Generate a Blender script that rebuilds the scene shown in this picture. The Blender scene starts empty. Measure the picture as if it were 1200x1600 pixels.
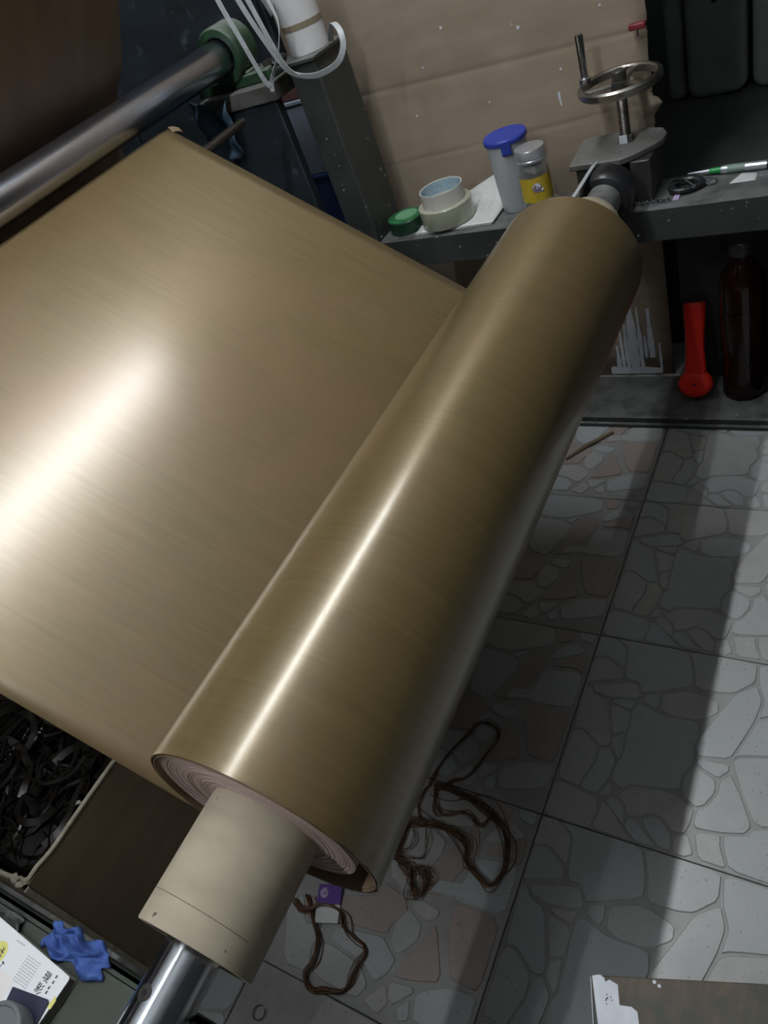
import bpy, math, random
from mathutils import Vector, Matrix
random.seed(7)
S = bpy.context.scene
COL = S.collection
pi = math.pi

# ---------------------------------------------------------------- camera, world, exposure
# world: X = along the roll, away from the camera; Y = machine direction (left); Z = up; floor z = 0
cam_d = bpy.data.cameras.new('camera')
cam = bpy.data.objects.new('camera', cam_d); COL.objects.link(cam)
RX = Vector((0.4261165, -0.84401524, -0.32567316))       # image right
RY = Vector((-0.70969805, -0.08862148, -0.6989098))      # image down
RZ = Vector((0.56102888, 0.5289466, -0.63675905))        # view direction
m = Matrix((RX, -RY, -RZ)).transposed().to_4x4()
m.translation = Vector((0, 0, 1.31))
cam.matrix_world = m
cam_d.sensor_fit = 'VERTICAL'; cam_d.sensor_height = 36.0; cam_d.lens = 1150 / 1600 * 36
cam_d.clip_start = 0.02
S.camera = cam
w = bpy.data.worlds.new('world'); S.world = w; w.use_nodes = True
w.node_tree.nodes['Background'].inputs[0].default_value = (0.5, 0.6, 0.7, 1)
w.node_tree.nodes['Background'].inputs[1].default_value = 0.02
LAMP_STRENGTH = 146.0
S.view_settings.view_transform = 'Standard'; S.view_settings.look = 'None'
S.view_settings.exposure = 0.0; S.view_settings.gamma = 1.0
S.view_settings.use_curve_mapping = False

# ---------------------------------------------------------------- mesh helpers
class MB:
    def __init__(s): s.v = []; s.f = []; s.m = []
    def add(s, vs, fs, mi=0):
        o = len(s.v); s.v += [tuple(p) for p in vs]
        s.f += [tuple(i + o for i in f) for f in fs]; s.m += [mi] * len(fs); return s
    def box(s, x0, x1, y0, y1, z0, z1, mi=0):
        return s.add([(x0,y0,z0),(x1,y0,z0),(x1,y1,z0),(x0,y1,z0),(x0,y0,z1),(x1,y0,z1),(x1,y1,z1),(x0,y1,z1)],
              [(3,2,1,0),(4,5,6,7),(0,1,5,4),(1,2,6,5),(2,3,7,6),(3,0,4,7)], mi)
    def lathe(s, prof, o, axis='z', n=48, closed=False, mi=0):
        # prof = [(r, h)], revolved about the axis through o
        vs = []; fs = []
        k = len(prof)
        for r, h in prof:
            for i in range(n):
                a = 2*pi*i/n; c, q = r*math.cos(a), r*math.sin(a)
                vs.append((o[0]+c, o[1]+q, o[2]+h) if axis == 'z' else (o[0]+h, o[1]+c, o[2]+q) if axis == 'x' else (o[0]+q, o[1]+h, o[2]+c))
        rng = k if closed else k-1
        for j in range(rng):
            j2 = (j+1) % k
            for i in range(n):
                i2 = (i+1) % n
                fs.append((j*n+i, j*n+i2, j2*n+i2, j2*n+i))
        if not closed:
            if prof[0][0] > 1e-6: fs.append(tuple(range(n-1, -1, -1)))
            if prof[-1][0] > 1e-6: fs.append(tuple((k-1)*n+i for i in range(n)))
        return s.add(vs, fs, mi)
    def tube(s, path, r, n=8, closed=False, mi=0, sx=1.0):
        P = [Vector(p) for p in path]; k = len(P); vs = []; fs = []
        up = None
        for j in range(k):
            t = (P[(j+1) % k]-P[j-1]) if closed else (P[min(j+1, k-1)]-P[max(j-1, 0)])
            t.normalize()
            if up is None:
                up = Vector((0,0,1)) if abs(t.z) < .9 else Vector((1,0,0))
            up = (up - t*up.dot(t)); up.normalize()
            b = up.cross(t)
            rr = r[j] if isinstance(r, (list, tuple)) else r
            for i in range(n):
                a = 2*pi*i/n
                vs.append(P[j] + up*(rr*math.sin(a)) + b*(rr*sx*math.cos(a)))
        for j in range(k if closed else k-1):
            j2 = (j+1) % k
            for i in range(n):
                i2 = (i+1) % n
                fs.append((j*n+i, j*n+i2, j2*n+i2, j2*n+i))
        if not closed:
            fs.append(tuple(range(n-1, -1, -1))); fs.append(tuple((k-1)*n+i for i in range(n)))
        return s.add(vs, fs, mi)
    def ribbon(s, path, wd, th, up0=(0,0,1), twist=0.0, mi=0):
        P = [Vector(p) for p in path]; k = len(P); vs = []; fs = []; up = Vector(up0)
        for j in range(k):
            t = P[min(j+1, k-1)]-P[max(j-1, 0)]; t.normalize()
            up = up - t*up.dot(t); up.normalize()
            if twist: up = Matrix.Rotation(twist/k, 3, t) @ up
            b = t.cross(up)
            for q in ((-1,-1),(1,-1),(1,1),(-1,1)):
                vs.append(P[j] + b*(q[0]*wd/2) + up*(q[1]*th/2))
        for j in range(k-1):
            for i in range(4): fs.append((j*4+i, j*4+(i+1)%4, j*4+4+(i+1)%4, j*4+4+i))
        fs.append((3,2,1,0)); fs.append(tuple((k-1)*4+i for i in range(4)))
        return s.add(vs, fs, mi)
    def prism(s, pts, z0, z1, mi=0, fr=None):
        # pts 2D outline; fr maps (a, b, h) -> world, default (x, y, z)
        fr = fr or (lambda a, b, h: (a, b, h))
        A = sum(pts[i-1][0]*pts[i][1]-pts[i][0]*pts[i-1][1] for i in range(len(pts)))
        if A < 0: pts = pts[::-1]
        n = len(pts)
        vs = [fr(a, b, z0) for a, b in pts] + [fr(a, b, z1) for a, b in pts]
        fs = [tuple(range(n-1, -1, -1)), tuple(range(n, 2*n))] + [(i, (i+1) % n, n+(i+1) % n, n+i) for i in range(n)]
        return s.add(vs, fs, mi)
    def grid(s, fn, nu, nv, mi=0):
        vs = [fn(i/nu, j/nv) for i in range(nu+1) for j in range(nv+1)]
        fs = [(i*(nv+1)+j, (i+1)*(nv+1)+j, (i+1)*(nv+1)+j+1, i*(nv+1)+j+1) for i in range(nu) for j in range(nv)]
        return s.add(vs, fs, mi)
    def mesh(s, name, mats, off=(0,0,0), ang=32):
        me = bpy.data.meshes.new(name)
        ox, oy, oz = off
        me.from_pydata([(a-ox, b-oy, c-oz) for a, b, c in s.v], [], s.f)
        for mt in (mats if isinstance(mats, (list, tuple)) else [mats]): me.materials.append(mt)
        if any(s.m): me.polygons.foreach_set('material_index', s.m)
        me.validate(); me.update()
        me.polygons.foreach_set('use_smooth', [True]*len(me.polygons))
        me.set_sharp_from_angle(angle=math.radians(ang))
        return me

ORG = {}
def tag(o, label=None, cat=None, group=None, kind=None):
    if label: o['label'] = label
    if cat: o['category'] = cat
    if group: o['group'] = group
    if kind: o['kind'] = kind
    return o
def thing(name, label, cat, loc, group=None):
    o = bpy.data.objects.new(name, None); COL.objects.link(o); o.location = loc; o.empty_display_size = .03
    ORG[o] = Vector(loc)
    return tag(o, label, cat, group)
def obj(name, b, mats, parent=None, label=None, cat=None, group=None, kind=None, loc=None, bev=0, seg=2, solid=0, ang=32, sub=0):
    """link the collected geometry (given in world coordinates) as ONE mesh object"""
    if parent is not None: off = ORG[parent]
    elif loc is not None: off = Vector(loc)
    else:
        xs, ys, zs = zip(*b.v); off = Vector(((min(xs)+max(xs))/2, (min(ys)+max(ys))/2, min(zs)))
    o = bpy.data.objects.new(name, b.mesh(name, mats, off, ang)); COL.objects.link(o)
    ORG[o] = off
    if parent is not None: o.parent = parent
    else: o.location = off
    if solid:
        md = o.modifiers.new('solid', 'SOLIDIFY'); md.thickness = solid; md.offset = 0
    if sub:
        md = o.modifiers.new('sub', 'SUBSURF'); md.levels = md.render_levels = sub
    if bev:
        md = o.modifiers.new('bevel', 'BEVEL'); md.width = bev; md.segments = seg; md.limit_method = 'ANGLE'; md.angle_limit = math.radians(40)
        md.harden_normals = False
    return tag(o, label, cat, group, kind)
def smooth(pts, k=6, closed=False):
    P = [Vector(p) for p in pts]; n = len(P); out = []
    for i in range(n if closed else n-1):
        if closed: a, b, c, d = P[i-1], P[i], P[(i+1) % n], P[(i+2) % n]
        else: a, b, c, d = P[max(i-1, 0)], P[i], P[i+1], P[min(i+2, n-1)]
        for j in range(k):
            t = j/k
            out.append(.5*((2*b) + (c-a)*t + (2*a-5*b+4*c-d)*t*t + (3*b-a-3*c+d)*t**3))
    if not closed: out.append(P[-1])
    return out

# ---------------------------------------------------------------- materials
def mat(name, col, rough=.5, metal=0, col2=None, scale=(8,8,8), detail=4, lo=.35, hi=.65, bump=0, bscale=None, spec=.5,
        specks=None, trans=0, emit=None, dust=None, rvar=0, objrand=None, coat=0, spots=None, ior=None, aniso=0):
    mt = bpy.data.materials.new(name); mt.use_nodes = True
    nt = mt.node_tree; N = nt.nodes; L = nt.links; p = N['Principled BSDF']
    p.inputs['Roughness'].default_value = rough; p.inputs['Metallic'].default_value = metal
    p.inputs['Specular IOR Level'].default_value = spec
    if ior: p.inputs['IOR'].default_value = ior
    if trans: p.inputs['Transmission Weight'].default_value = trans
    if coat: p.inputs['Coat Weight'].default_value = coat; p.inputs['Coat Roughness'].default_value = .2
    if aniso:   # fine grain runs across the roll: highlights spread along X
        p.inputs['Anisotropic'].default_value = aniso
        tg = N.new('ShaderNodeCombineXYZ'); tg.inputs[0].default_value = 1.0; L.new(tg.outputs[0], p.inputs['Tangent'])
    if emit:
        p.inputs['Emission Color'].default_value = (*col, 1); p.inputs['Emission Strength'].default_value = emit
    tc = N.new('ShaderNodeTexCoord')
    def noise(sc, det=4, rgh=.55):
        mp = N.new('ShaderNodeMapping'); mp.inputs['Scale'].default_value = sc
        L.new(tc.outputs['Object'], mp.inputs['Vector'])
        nz = N.new('ShaderNodeTexNoise'); nz.inputs['Scale'].default_value = 1; nz.inputs['Detail'].default_value = det
        nz.inputs['Roughness'].default_value = rgh
        L.new(mp.outputs['Vector'], nz.inputs['Vector']); return nz.outputs['Fac']
    def ramp(src, a, b):
        r = N.new('ShaderNodeMapRange'); r.inputs['From Min'].default_value = a; r.inputs['From Max'].default_value = b
        L.new(src, r.inputs['Value']); return r.outputs['Result']
    def mix(fac, a, b):
        mx = N.new('ShaderNodeMix'); mx.data_type = 'RGBA'
        if isinstance(fac, float): mx.inputs[0].default_value = fac
        else: L.new(fac, mx.inputs[0])
        for idx, q in ((6, a), (7, b)):
            if isinstance(q, tuple): mx.inputs[idx].default_value = (*q, 1)
            else: L.new(q, mx.inputs[idx])
        return mx.outputs[2]
    c = tuple(col)
    if col2: c = mix(ramp(noise(scale, detail), lo, hi), tuple(col), tuple(col2))
    if objrand:
        oi = N.new('ShaderNodeObjectInfo'); c = mix(oi.outputs['Random'], c, tuple(objrand))
    if spots:   # (colour, scale, lo, hi): large stains
        c = mix(ramp(noise((spots[1],)*3, 5, .6), spots[2], spots[3]), c, tuple(spots[0]))
    if dust:    # settled dust on faces that look up: stays with the thing
        g = N.new('ShaderNodeNewGeometry'); sp = N.new('ShaderNodeSeparateXYZ'); L.new(g.outputs['Normal'], sp.inputs[0])
        f = ramp(sp.outputs['Z'], .3, .95); nz = ramp(noise((25,25,25), 5), .25, .6)
        mu = N.new('ShaderNodeMath'); mu.operation = 'MULTIPLY'; L.new(f, mu.inputs[0]); L.new(nz, mu.inputs[1])
        c = mix(mu.outputs[0], c, tuple(dust))
    if specks:  # (colour, scale, threshold)
        c = mix(ramp(noise((specks[1],)*3, 2, .5), specks[2], specks[2]+.03), c, tuple(specks[0]))
    if isinstance(c, tuple): p.inputs['Base Color'].default_value = (*c, 1)
    else: L.new(c, p.inputs['Base Color'])
    if rvar:
        r = N.new('ShaderNodeMapRange'); r.inputs['To Min'].default_value = rough-rvar; r.inputs['To Max'].default_value = rough+rvar
        r.inputs['From Min'].default_value = .3; r.inputs['From Max'].default_value = .7
        L.new(noise(scale, 4), r.inputs['Value']); L.new(r.outputs['Result'], p.inputs['Roughness'])
    if bump:
        bn = N.new('ShaderNodeBump'); bn.inputs['Strength'].default_value = bump; bn.inputs['Distance'].default_value = .002
        L.new(noise(bscale or scale, 4), bn.inputs['Height']); L.new(bn.outputs['Normal'], p.inputs['Normal'])
    return mt

M = dict(
 paper=mat('printed_paper', (.190,.137,.060), .37, .27, col2=(.150,.106,.045), scale=(170,7,7), detail=5, lo=.25, hi=.75, spots=((.205,.132,.068), 3, .45, .75), spec=.5, coat=.75, aniso=.65),
 wheel=mat('worn_bright_steel', (.52,.49,.45), .3, 1, col2=(.34,.31,.28), scale=(30,30,30)),
 paperback=mat('paper_underside', (.23,.155,.10), .45, col2=(.20,.13,.085), scale=(30,5,5), spec=.4),
 edge=mat('paper_edge', (.62,.47,.42), .7, col2=(.48,.36,.32), scale=(40,420,420), detail=2),
 core=mat('kraft_core', (.47,.40,.30), .8, col2=(.38,.32,.24), scale=(30,12,12), bump=.05, specks=((.08,.06,.05), 55, .73)),
 chrome=mat('polished_steel', (.60,.63,.68), .16, 1, col2=(.48,.5,.55), scale=(3,120,120), rvar=.05),
 steel=mat('brushed_steel', (.56,.60,.69), .24, 1, col2=(.48,.51,.6), scale=(1.5,30,30)),
 dsteel=mat('worn_steel', (.30,.28,.26), .35, 1, col2=(.14,.12,.11), scale=(40,40,40), rvar=.1),
 frame=mat('grey_painted_steel', (.05,.056,.052), .5, col2=(.034,.037,.035), scale=(9,9,9), dust=(.15,.15,.148), specks=((.5,.5,.48), 75, .715), bump=.04),
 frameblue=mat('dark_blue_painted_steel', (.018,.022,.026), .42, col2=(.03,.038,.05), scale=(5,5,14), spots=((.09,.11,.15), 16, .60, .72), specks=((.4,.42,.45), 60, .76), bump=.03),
 bench=mat('dark_green_bench_paint', (.030,.038,.030), .55, col2=(.045,.048,.04), scale=(14,14,14), spots=((.02,.045,.022), 9, .5, .6), bump=.06),
 crimson=mat('crimson_plastic', (.20,.018,.03), .5),
 green=mat('green_cast_iron', (.024,.065,.030), .5, col2=(.016,.042,.022), scale=(20,20,20), dust=(.20,.23,.20), bump=.08),
 filmgrey=mat('grey_plastic_film', (.10,.105,.10), .3, col2=(.05,.055,.05), scale=(60,60,60)),
 plate=mat('grey_cast_plate', (.12,.117,.11), .55, col2=(.08,.077,.07), scale=(30,30,30), dust=(.16,.158,.15), bump=.1),
 black=mat('black_rubber', (.012,.012,.014), .35, col2=(.02,.02,.022), scale=(20,20,20)),
 blackm=mat('black_oxide_steel', (.03,.03,.03), .4, col2=(.05,.045,.04), scale=(30,30,30)),
 card=mat('brown_cardboard', (.35,.275,.21), .85, col2=(.305,.235,.175), scale=(5,5,30), detail=5, specks=((.62,.58,.52), 45, .755), spots=((.25,.19,.13), 4, .5, .8)),
 boxcard=mat('dark_cardboard', (.25,.18,.11), .85, col2=(.21,.15,.09), scale=(4,4,25)),
 boxrim=mat('cut_cardboard_edge', (.50,.46,.36), .9, col2=(.36,.32,.24), scale=(60,60,60)),
 white=mat('white_paint', (.72,.74,.80), .5, col2=(.6,.62,.7), scale=(30,30,10)),
 paperw=mat('white_paper', (.68,.68,.67), .7, col2=(.60,.61,.61), scale=(60,60,60), detail=3),
 ink=mat('black_ink', (.02,.02,.03), .6),
 inkgrey=mat('grey_ink', (.42,.43,.47), .6),
 redp=mat('red_plastic', (.92,.026,.010), .42, col2=(.86,.022,.008), scale=(10,10,10)),
 bluel=mat('blue_plastic_lid', (.035,.065,.42), .4, col2=(.03,.05,.34), scale=(10,10,10)),
 clear=mat('frosted_plastic', (.80,.82,.86), .38, trans=.40, ior=1.3),
 glass=mat('clear_glass', (.86,.87,.86), .06, trans=.95, ior=1.3),
 alum=mat('aluminium_lid', (.66,.68,.71), .33, .7, col2=(.55,.56,.6), scale=(20,20,60)),
 yellow=mat('yellow_label', (.60,.43,.035), .5, col2=(.55,.39,.03), scale=(20,20,20)),
 lilac=mat('lilac_print', (.50,.40,.60), .5),
 greent=mat('green_tape', (.03,.17,.06), .35, col2=(.025,.13,.05), scale=(20,20,20)),
 greend=mat('dark_green_tape_side', (.012,.045,.025), .3),
 tapey=mat('clear_packing_tape', (.46,.47,.36), .22, col2=(.40,.41,.31), scale=(4,4,300), spec=.6),
 tapec=mat('tape_core_card', (.62,.60,.55), .7),
 tapeb=mat('tape_core_print', (.42,.55,.62), .6, col2=(.33,.47,.56), scale=(120,120,120), lo=.45, hi=.55),
 strap=mat('white_plastic_strap', (.62,.65,.68), .35, col2=(.5,.53,.56), scale=(40,40,40)),
 rollw=mat('white_paper_roll', (.66,.65,.66), .7, col2=(.6,.59,.6), scale=(10,10,10)),
 band=mat('brown_tape_band', (.25,.21,.14), .4),
 cloth=mat('blue_cloth', (.05,.11,.36), .75, col2=(.03,.065,.24), scale=(40,40,40), bump=.2, bscale=(300,300,300)),
 clothd=mat('dark_blue_rag', (.035,.075,.12), .7, col2=(.02,.04,.07), scale=(30,30,30)),
 hair=mat('brown_film_strand', (.15,.072,.036), .35, col2=(.09,.042,.022), scale=(60,60,60)),
 chuck=mat('grey_zinc', (.30,.30,.29), .4, .3, col2=(.2,.2,.19), scale=(40,40,40)),
 film=mat('dark_film_trim', (.016,.012,.009), .36, col2=(.008,.007,.006), scale=(20,20,20)),
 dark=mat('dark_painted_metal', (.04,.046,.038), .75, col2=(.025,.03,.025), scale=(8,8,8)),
 canister=mat('grey_green_plastic', (.17,.20,.175), .55, col2=(.14,.165,.145), scale=(12,12,12)),
 oil=mat('dark_red_bottle', (.018,.0015,.002), .12, col2=(.008,.0015,.0015), scale=(4,4,14)),
 olive=mat('booklet_edge', (.16,.155,.12), .7),
 cover=mat('white_glossy_cover', (.80,.81,.84), .3, spec=.5),
 navy=mat('navy_card', (.02,.018,.05), .5),
 yell2=mat('yellow_print', (.72,.68,.22), .5), pink=mat('pale_pink_print', (.80,.75,.75), .5), lgreen=mat('pale_green_print', (.16,.36,.20), .4), seam=mat('brown_seam', (.14,.11,.08), .8),
 purple=mat('purple_print', (.13,.06,.30), .4), silver=mat('silver_pen', (.62,.62,.68), .3, .7),
 pengreen=mat('green_plastic', (.02,.30,.07), .4), teal=mat('grey_green_label', (.22,.30,.27), .5),
 wood=mat('worn_wood', (.125,.088,.062), .65, col2=(.065,.055,.045), scale=(9,90,30), lo=.3, hi=.7, detail=5, spots=((.05,.055,.045), 14, .5, .65), bump=.1, bscale=(12,160,30)),
 grout=mat('dark_grout', (.05,.05,.05), .9),
 tile=mat('tile_groove_glaze', (.33,.325,.315), .4, col2=(.28,.275,.265), scale=(40,40,40)),
 stone=mat('tile_stone_grey', (.43,.425,.405), .34, col2=(.38,.37,.35), scale=(30,30,30), objrand=(.40,.42,.44), specks=((.22,.2,.18), 160, .68), bump=.12, bscale=(120,120,120)),
 stonep=mat('tile_stone_pink', (.37,.315,.295), .34, col2=(.31,.265,.25), scale=(30,30,30), objrand=(.35,.29,.27), specks=((.2,.15,.14), 160, .66), bump=.12, bscale=(120,120,120)),
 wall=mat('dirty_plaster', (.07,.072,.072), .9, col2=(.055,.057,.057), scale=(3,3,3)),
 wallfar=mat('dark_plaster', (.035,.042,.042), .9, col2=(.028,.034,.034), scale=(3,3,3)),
 ceil=mat('ceiling_plaster', (.7,.72,.72), .9),
 lamp=mat('lamp_glow', (.93,.98,1.0), .5, emit=LAMP_STRENGTH), housing=mat('lamp_housing', (.6,.6,.6), .5),
 carton=mat('reddish_carton', (.13,.06,.055), .8), greybox=mat('blue_grey_plastic', (.34,.38,.48), .5), bluebox=mat('blue_plastic', (.05,.09,.30), .45),
 stick=mat('thin_wood', (.20,.15,.10), .8), gey=mat('grey_tin', (.20,.22,.23), .45, .6),
)
A=[[(0.999,-0.001),(0.998,0.074),(0.946,0.155),(0.831,0.168),(0.822,0.156),(0.877,0.065),(0.855,-0.003)],[(0.855,-0.003),(0.876,0.061),(0.813,0.163),(0.763,0.17),(0.724,0.061),(0.699,0.005)],[(0.998,0.074),(0.999,0.439),(0.885,0.481),(0.799,0.488),(0.711,0.292),(0.711,0.274),(0.764,0.243),(0.765,0.179),(0.946,0.155)],[(0.999,0.439),(0.998,0.745),(0.887,0.751),(0.809,0.673),(0.793,0.611),(0.793,0.498),(0.885,0.481)],[(0.701,0.029),(0.765,0.239),(0.697,0.281),(0.671,0.265),(0.646,0.129),(0.657,0.065)],[(0.696,0.004),(0.695,0.035),(0.652,0.066),(0.631,0.133),(0.429,0.202),(0.397,0.197),(0.385,0.155),(0.452,0.064),(0.443,0.015)],[(0.643,0.139),(0.668,0.265),(0.643,0.262),(0.604,0.253),(0.618,0.168)],[(0.624,0.141),(0.598,0.253),(0.496,0.261),(0.461,0.207),(0.458,0.197)],[(0.454,0.2),(0.489,0.253),(0.368,0.265),(0.343,0.249),(0.399,0.205)],[(0.655,0.286),(0.62,0.39),(0.627,0.548),(0.552,0.565),(0.499,0.55),(0.428,0.567),(0.347,0.53),(0.281,0.535),(0.265,0.471),(0.244,0.328),(0.208,0.304),(0.237,0.246),(0.333,0.248),(0.368,0.265),(0.599,0.254),(0.643,0.262)],[(0.711,0.292),(0.733,0.358),(0.671,0.366),(0.64,0.351),(0.661,0.289)],[(0.729,0.363),(0.77,0.459),(0.772,0.531),(0.743,0.618),(0.688,0.623),(0.627,0.548),(0.619,0.424),(0.642,0.377)],[(0.443,0.015),(0.452,0.064),(0.385,0.155),(0.306,0.158),(0.21,0.127),(0.171,0.124),(0.183,0.009)],[(0.38,0.156),(0.398,0.201),(0.338,0.248),(0.243,0.236),(0.159,0.206),(0.162,0.127),(0.21,0.127),(0.306,0.158)],[(0.181,0.009),(0.146,0.209),(0.103,0.229),(0.0,0.215),(0.0,-0.004)],[(0.229,0.235),(0.216,0.268),(0.172,0.262),(0.153,0.216),(0.165,0.209)],[(0.139,0.228),(0.126,0.274),(0.051,0.341),(0.003,0.401),(0.001,0.216),(0.099,0.23)],[(0.167,0.259),(0.169,0.296),(0.128,0.335),(0.071,0.349),(0.055,0.34),(0.138,0.241)],[(0.178,0.282),(0.245,0.332),(0.265,0.471),(0.252,0.528),(0.219,0.604),(0.154,0.6),(0.103,0.587),(0.091,0.537),(0.134,0.489),(0.144,0.44),(0.114,0.399),(0.1,0.346),(0.143,0.327)],[(0.096,0.347),(0.103,0.394),(0.057,0.436),(0.01,0.496),(0.004,0.404),(0.052,0.345)],[(0.111,0.404),(0.14,0.441),(0.13,0.49),(0.083,0.538),(0.011,0.545),(0.012,0.499),(0.062,0.438)],[(0.343,0.531),(0.424,0.567),(0.393,0.604),(0.374,0.661),(0.314,0.671),(0.243,0.637),(0.223,0.603),(0.264,0.538)],[(0.449,0.575),(0.456,0.705),(0.42,0.707),(0.376,0.668),(0.398,0.607),(0.424,0.57)],[(0.563,0.567),(0.699,0.625),(0.809,0.673),(0.878,0.76),(0.793,0.79),(0.699,0.775),(0.593,0.743),(0.478,0.702),(0.454,0.574),(0.5,0.554)],[(0.413,0.715),(0.335,0.764),(0.211,0.823),(0.171,0.801),(0.147,0.719),(0.135,0.619),(0.155,0.604),(0.22,0.607),(0.245,0.644),(0.316,0.674),(0.373,0.673)],[(0.08,0.542),(0.111,0.597),(0.029,0.634),(0.005,0.598),(0.008,0.549)],[(0.124,0.613),(0.144,0.719),(0.096,0.723),(0.011,0.761),(0.014,0.647)],[(0.993,0.746),(0.995,1.062),(0.774,1.049),(0.719,0.811),(0.7,0.779),(0.794,0.794),(0.878,0.76)],[(0.69,0.776),(0.714,0.811),(0.774,1.049),(0.57,1.043),(0.507,0.74),(0.479,0.706),(0.589,0.744)],[(0.47,0.707),(0.503,0.74),(0.57,1.043),(0.267,1.041),(0.209,0.831),(0.335,0.764)],[(0.145,0.723),(0.168,0.805),(0.204,0.828),(0.263,1.041),(0.003,1.019),(0.011,0.761),(0.097,0.727)]]
B=[[(1.001,0.754),(0.997,0.872),(0.926,0.876),(0.897,0.807)],[(0.997,0.887),(1.001,0.988),(0.931,0.982),(0.945,0.907)],[(0.807,0.792),(0.86,0.807),(0.921,0.883),(0.895,0.961),(0.862,0.95),(0.795,0.817)],[(0.78,0.806),(0.886,0.974),(0.745,0.983),(0.767,0.927),(0.753,0.819)],[(0.731,0.805),(0.755,0.926),(0.739,0.98),(0.543,0.986),(0.527,0.758),(0.566,0.756),(0.713,0.78)],[(0.855,0.757),(0.751,0.789),(0.567,0.714),(0.515,0.69),(0.503,0.6),(0.548,0.594),(0.68,0.643),(0.813,0.685)],[(0.785,0.563),(0.828,0.669),(0.756,0.628)],[(0.997,0.383),(1.008,0.472),(1.0,0.749),(0.893,0.787),(0.864,0.743),(0.791,0.561),(0.799,0.457),(0.828,0.353)],[(0.791,0.367),(0.787,0.461),(0.782,0.553),(0.75,0.63),(0.677,0.634),(0.556,0.58),(0.479,0.555),(0.518,0.43)],[(0.279,0.427),(0.491,0.418),(0.466,0.549),(0.408,0.587),(0.309,0.513)],[(0.52,0.745),(0.534,0.975),(0.245,0.986),(0.243,0.858),(0.294,0.822)],[(0.152,0.736),(0.222,0.853),(0.238,0.984),(0.116,0.985),(0.046,0.767)],[(0.425,0.718),(0.221,0.831),(0.175,0.697),(0.165,0.614),(0.329,0.683)],[(0.459,0.578),(0.482,0.628),(0.471,0.718),(0.434,0.719),(0.402,0.679),(0.424,0.6)],[(0.434,0.58),(0.388,0.666),(0.324,0.671),(0.245,0.614),(0.261,0.561),(0.358,0.539)],[(0.309,0.092),(0.368,0.254),(0.458,0.501),(0.447,0.568),(0.362,0.537),(0.296,0.534),(0.271,0.341),(0.213,0.151)],[(0.187,0.29),(0.25,0.298),(0.288,0.522),(0.258,0.563),(0.228,0.613),(0.169,0.603),(0.113,0.561),(0.159,0.476)],[(0.149,0.612),(0.168,0.719),(0.146,0.739),(0.073,0.67),(0.083,0.64)],[(0.039,0.531),(0.139,0.607),(0.072,0.651),(0.016,0.621)],[(0.18,0.294),(0.152,0.48),(0.097,0.54),(0.032,0.514),(0.034,0.283),(0.124,0.239)],[(0.516,0.638),(0.539,0.748),(0.552,0.969),(0.628,0.969),(0.605,0.76),(0.583,0.649)],[(0.267,-0.026),(0.306,0.082),(0.209,0.142),(0.226,0.257),(0.128,0.226),(0.037,0.27),(0.024,0.132)],[(0.07,0.681),(0.127,0.729),(0.049,0.756),(0.03,0.71)]]
h1=[(0.46,0.631),(0.495,0.629),(0.532,0.623),(0.573,0.605),(0.608,0.59),(0.618,0.566),(0.606,0.54),(0.581,0.538),(0.554,0.548),(0.524,0.554),(0.497,0.567),(0.486,0.59),(0.468,0.606),(0.456,0.622)]
h2=[(0.463,0.622),(0.463,0.58),(0.463,0.547),(0.453,0.51),(0.435,0.478),(0.411,0.451),(0.375,0.438),(0.349,0.441),(0.329,0.454),(0.332,0.473),(0.348,0.507),(0.376,0.519),(0.392,0.544),(0.396,0.579),(0.389,0.617),(0.384,0.642)]
h3=[(0.381,0.641),(0.35,0.64),(0.318,0.635),(0.307,0.609),(0.313,0.582),(0.297,0.562),(0.277,0.563),(0.27,0.575),(0.287,0.59),(0.308,0.606),(0.309,0.627)]
h4=[(0.465,0.616),(0.434,0.609),(0.417,0.581),(0.433,0.541),(0.419,0.51),(0.438,0.498),(0.452,0.494)]
h5=[(0.377,0.625),(0.359,0.613),(0.337,0.616),(0.323,0.63),(0.327,0.592),(0.353,0.587),(0.381,0.596),(0.386,0.608)]
h6=[(0.459,0.634),(0.431,0.639),(0.401,0.629),(0.395,0.609)]
k1=[(0.183,0.786),(0.175,0.768),(0.18,0.749),(0.196,0.732),(0.2,0.711),(0.194,0.691),(0.177,0.677),(0.17,0.653),(0.166,0.63),(0.154,0.62),(0.14,0.623),(0.119,0.623),(0.101,0.623),(0.087,0.633),(0.081,0.656),(0.073,0.676),(0.077,0.694),(0.09,0.704),(0.106,0.7),(0.127,0.704),(0.148,0.714),(0.163,0.734),(0.178,0.748),(0.198,0.773)]

# ================================================================ SETTING
X0, X1, Y0, Y1, ZC = -1.7, 3.0, -2.1, 3.2, 2.75
TILE = 0.4002
GX, GY = 0.47684, 0.41095                      # a tile corner: low-x side, high-y side of the right-hand column
b = MB().box(X0, X1, Y0, Y1, -.06, -.0095)
floor = obj('floor', b, M['grout'], loc=(0, 0, -.06), kind='structure')
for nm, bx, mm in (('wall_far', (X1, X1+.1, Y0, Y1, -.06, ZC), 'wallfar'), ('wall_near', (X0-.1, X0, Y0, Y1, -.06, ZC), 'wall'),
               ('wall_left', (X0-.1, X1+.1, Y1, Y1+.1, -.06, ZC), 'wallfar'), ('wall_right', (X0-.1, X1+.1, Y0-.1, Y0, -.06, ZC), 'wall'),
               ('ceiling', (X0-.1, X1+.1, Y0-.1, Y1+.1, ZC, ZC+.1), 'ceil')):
    obj(nm, MB().box(*bx), M[mm], kind='structure')

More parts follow.
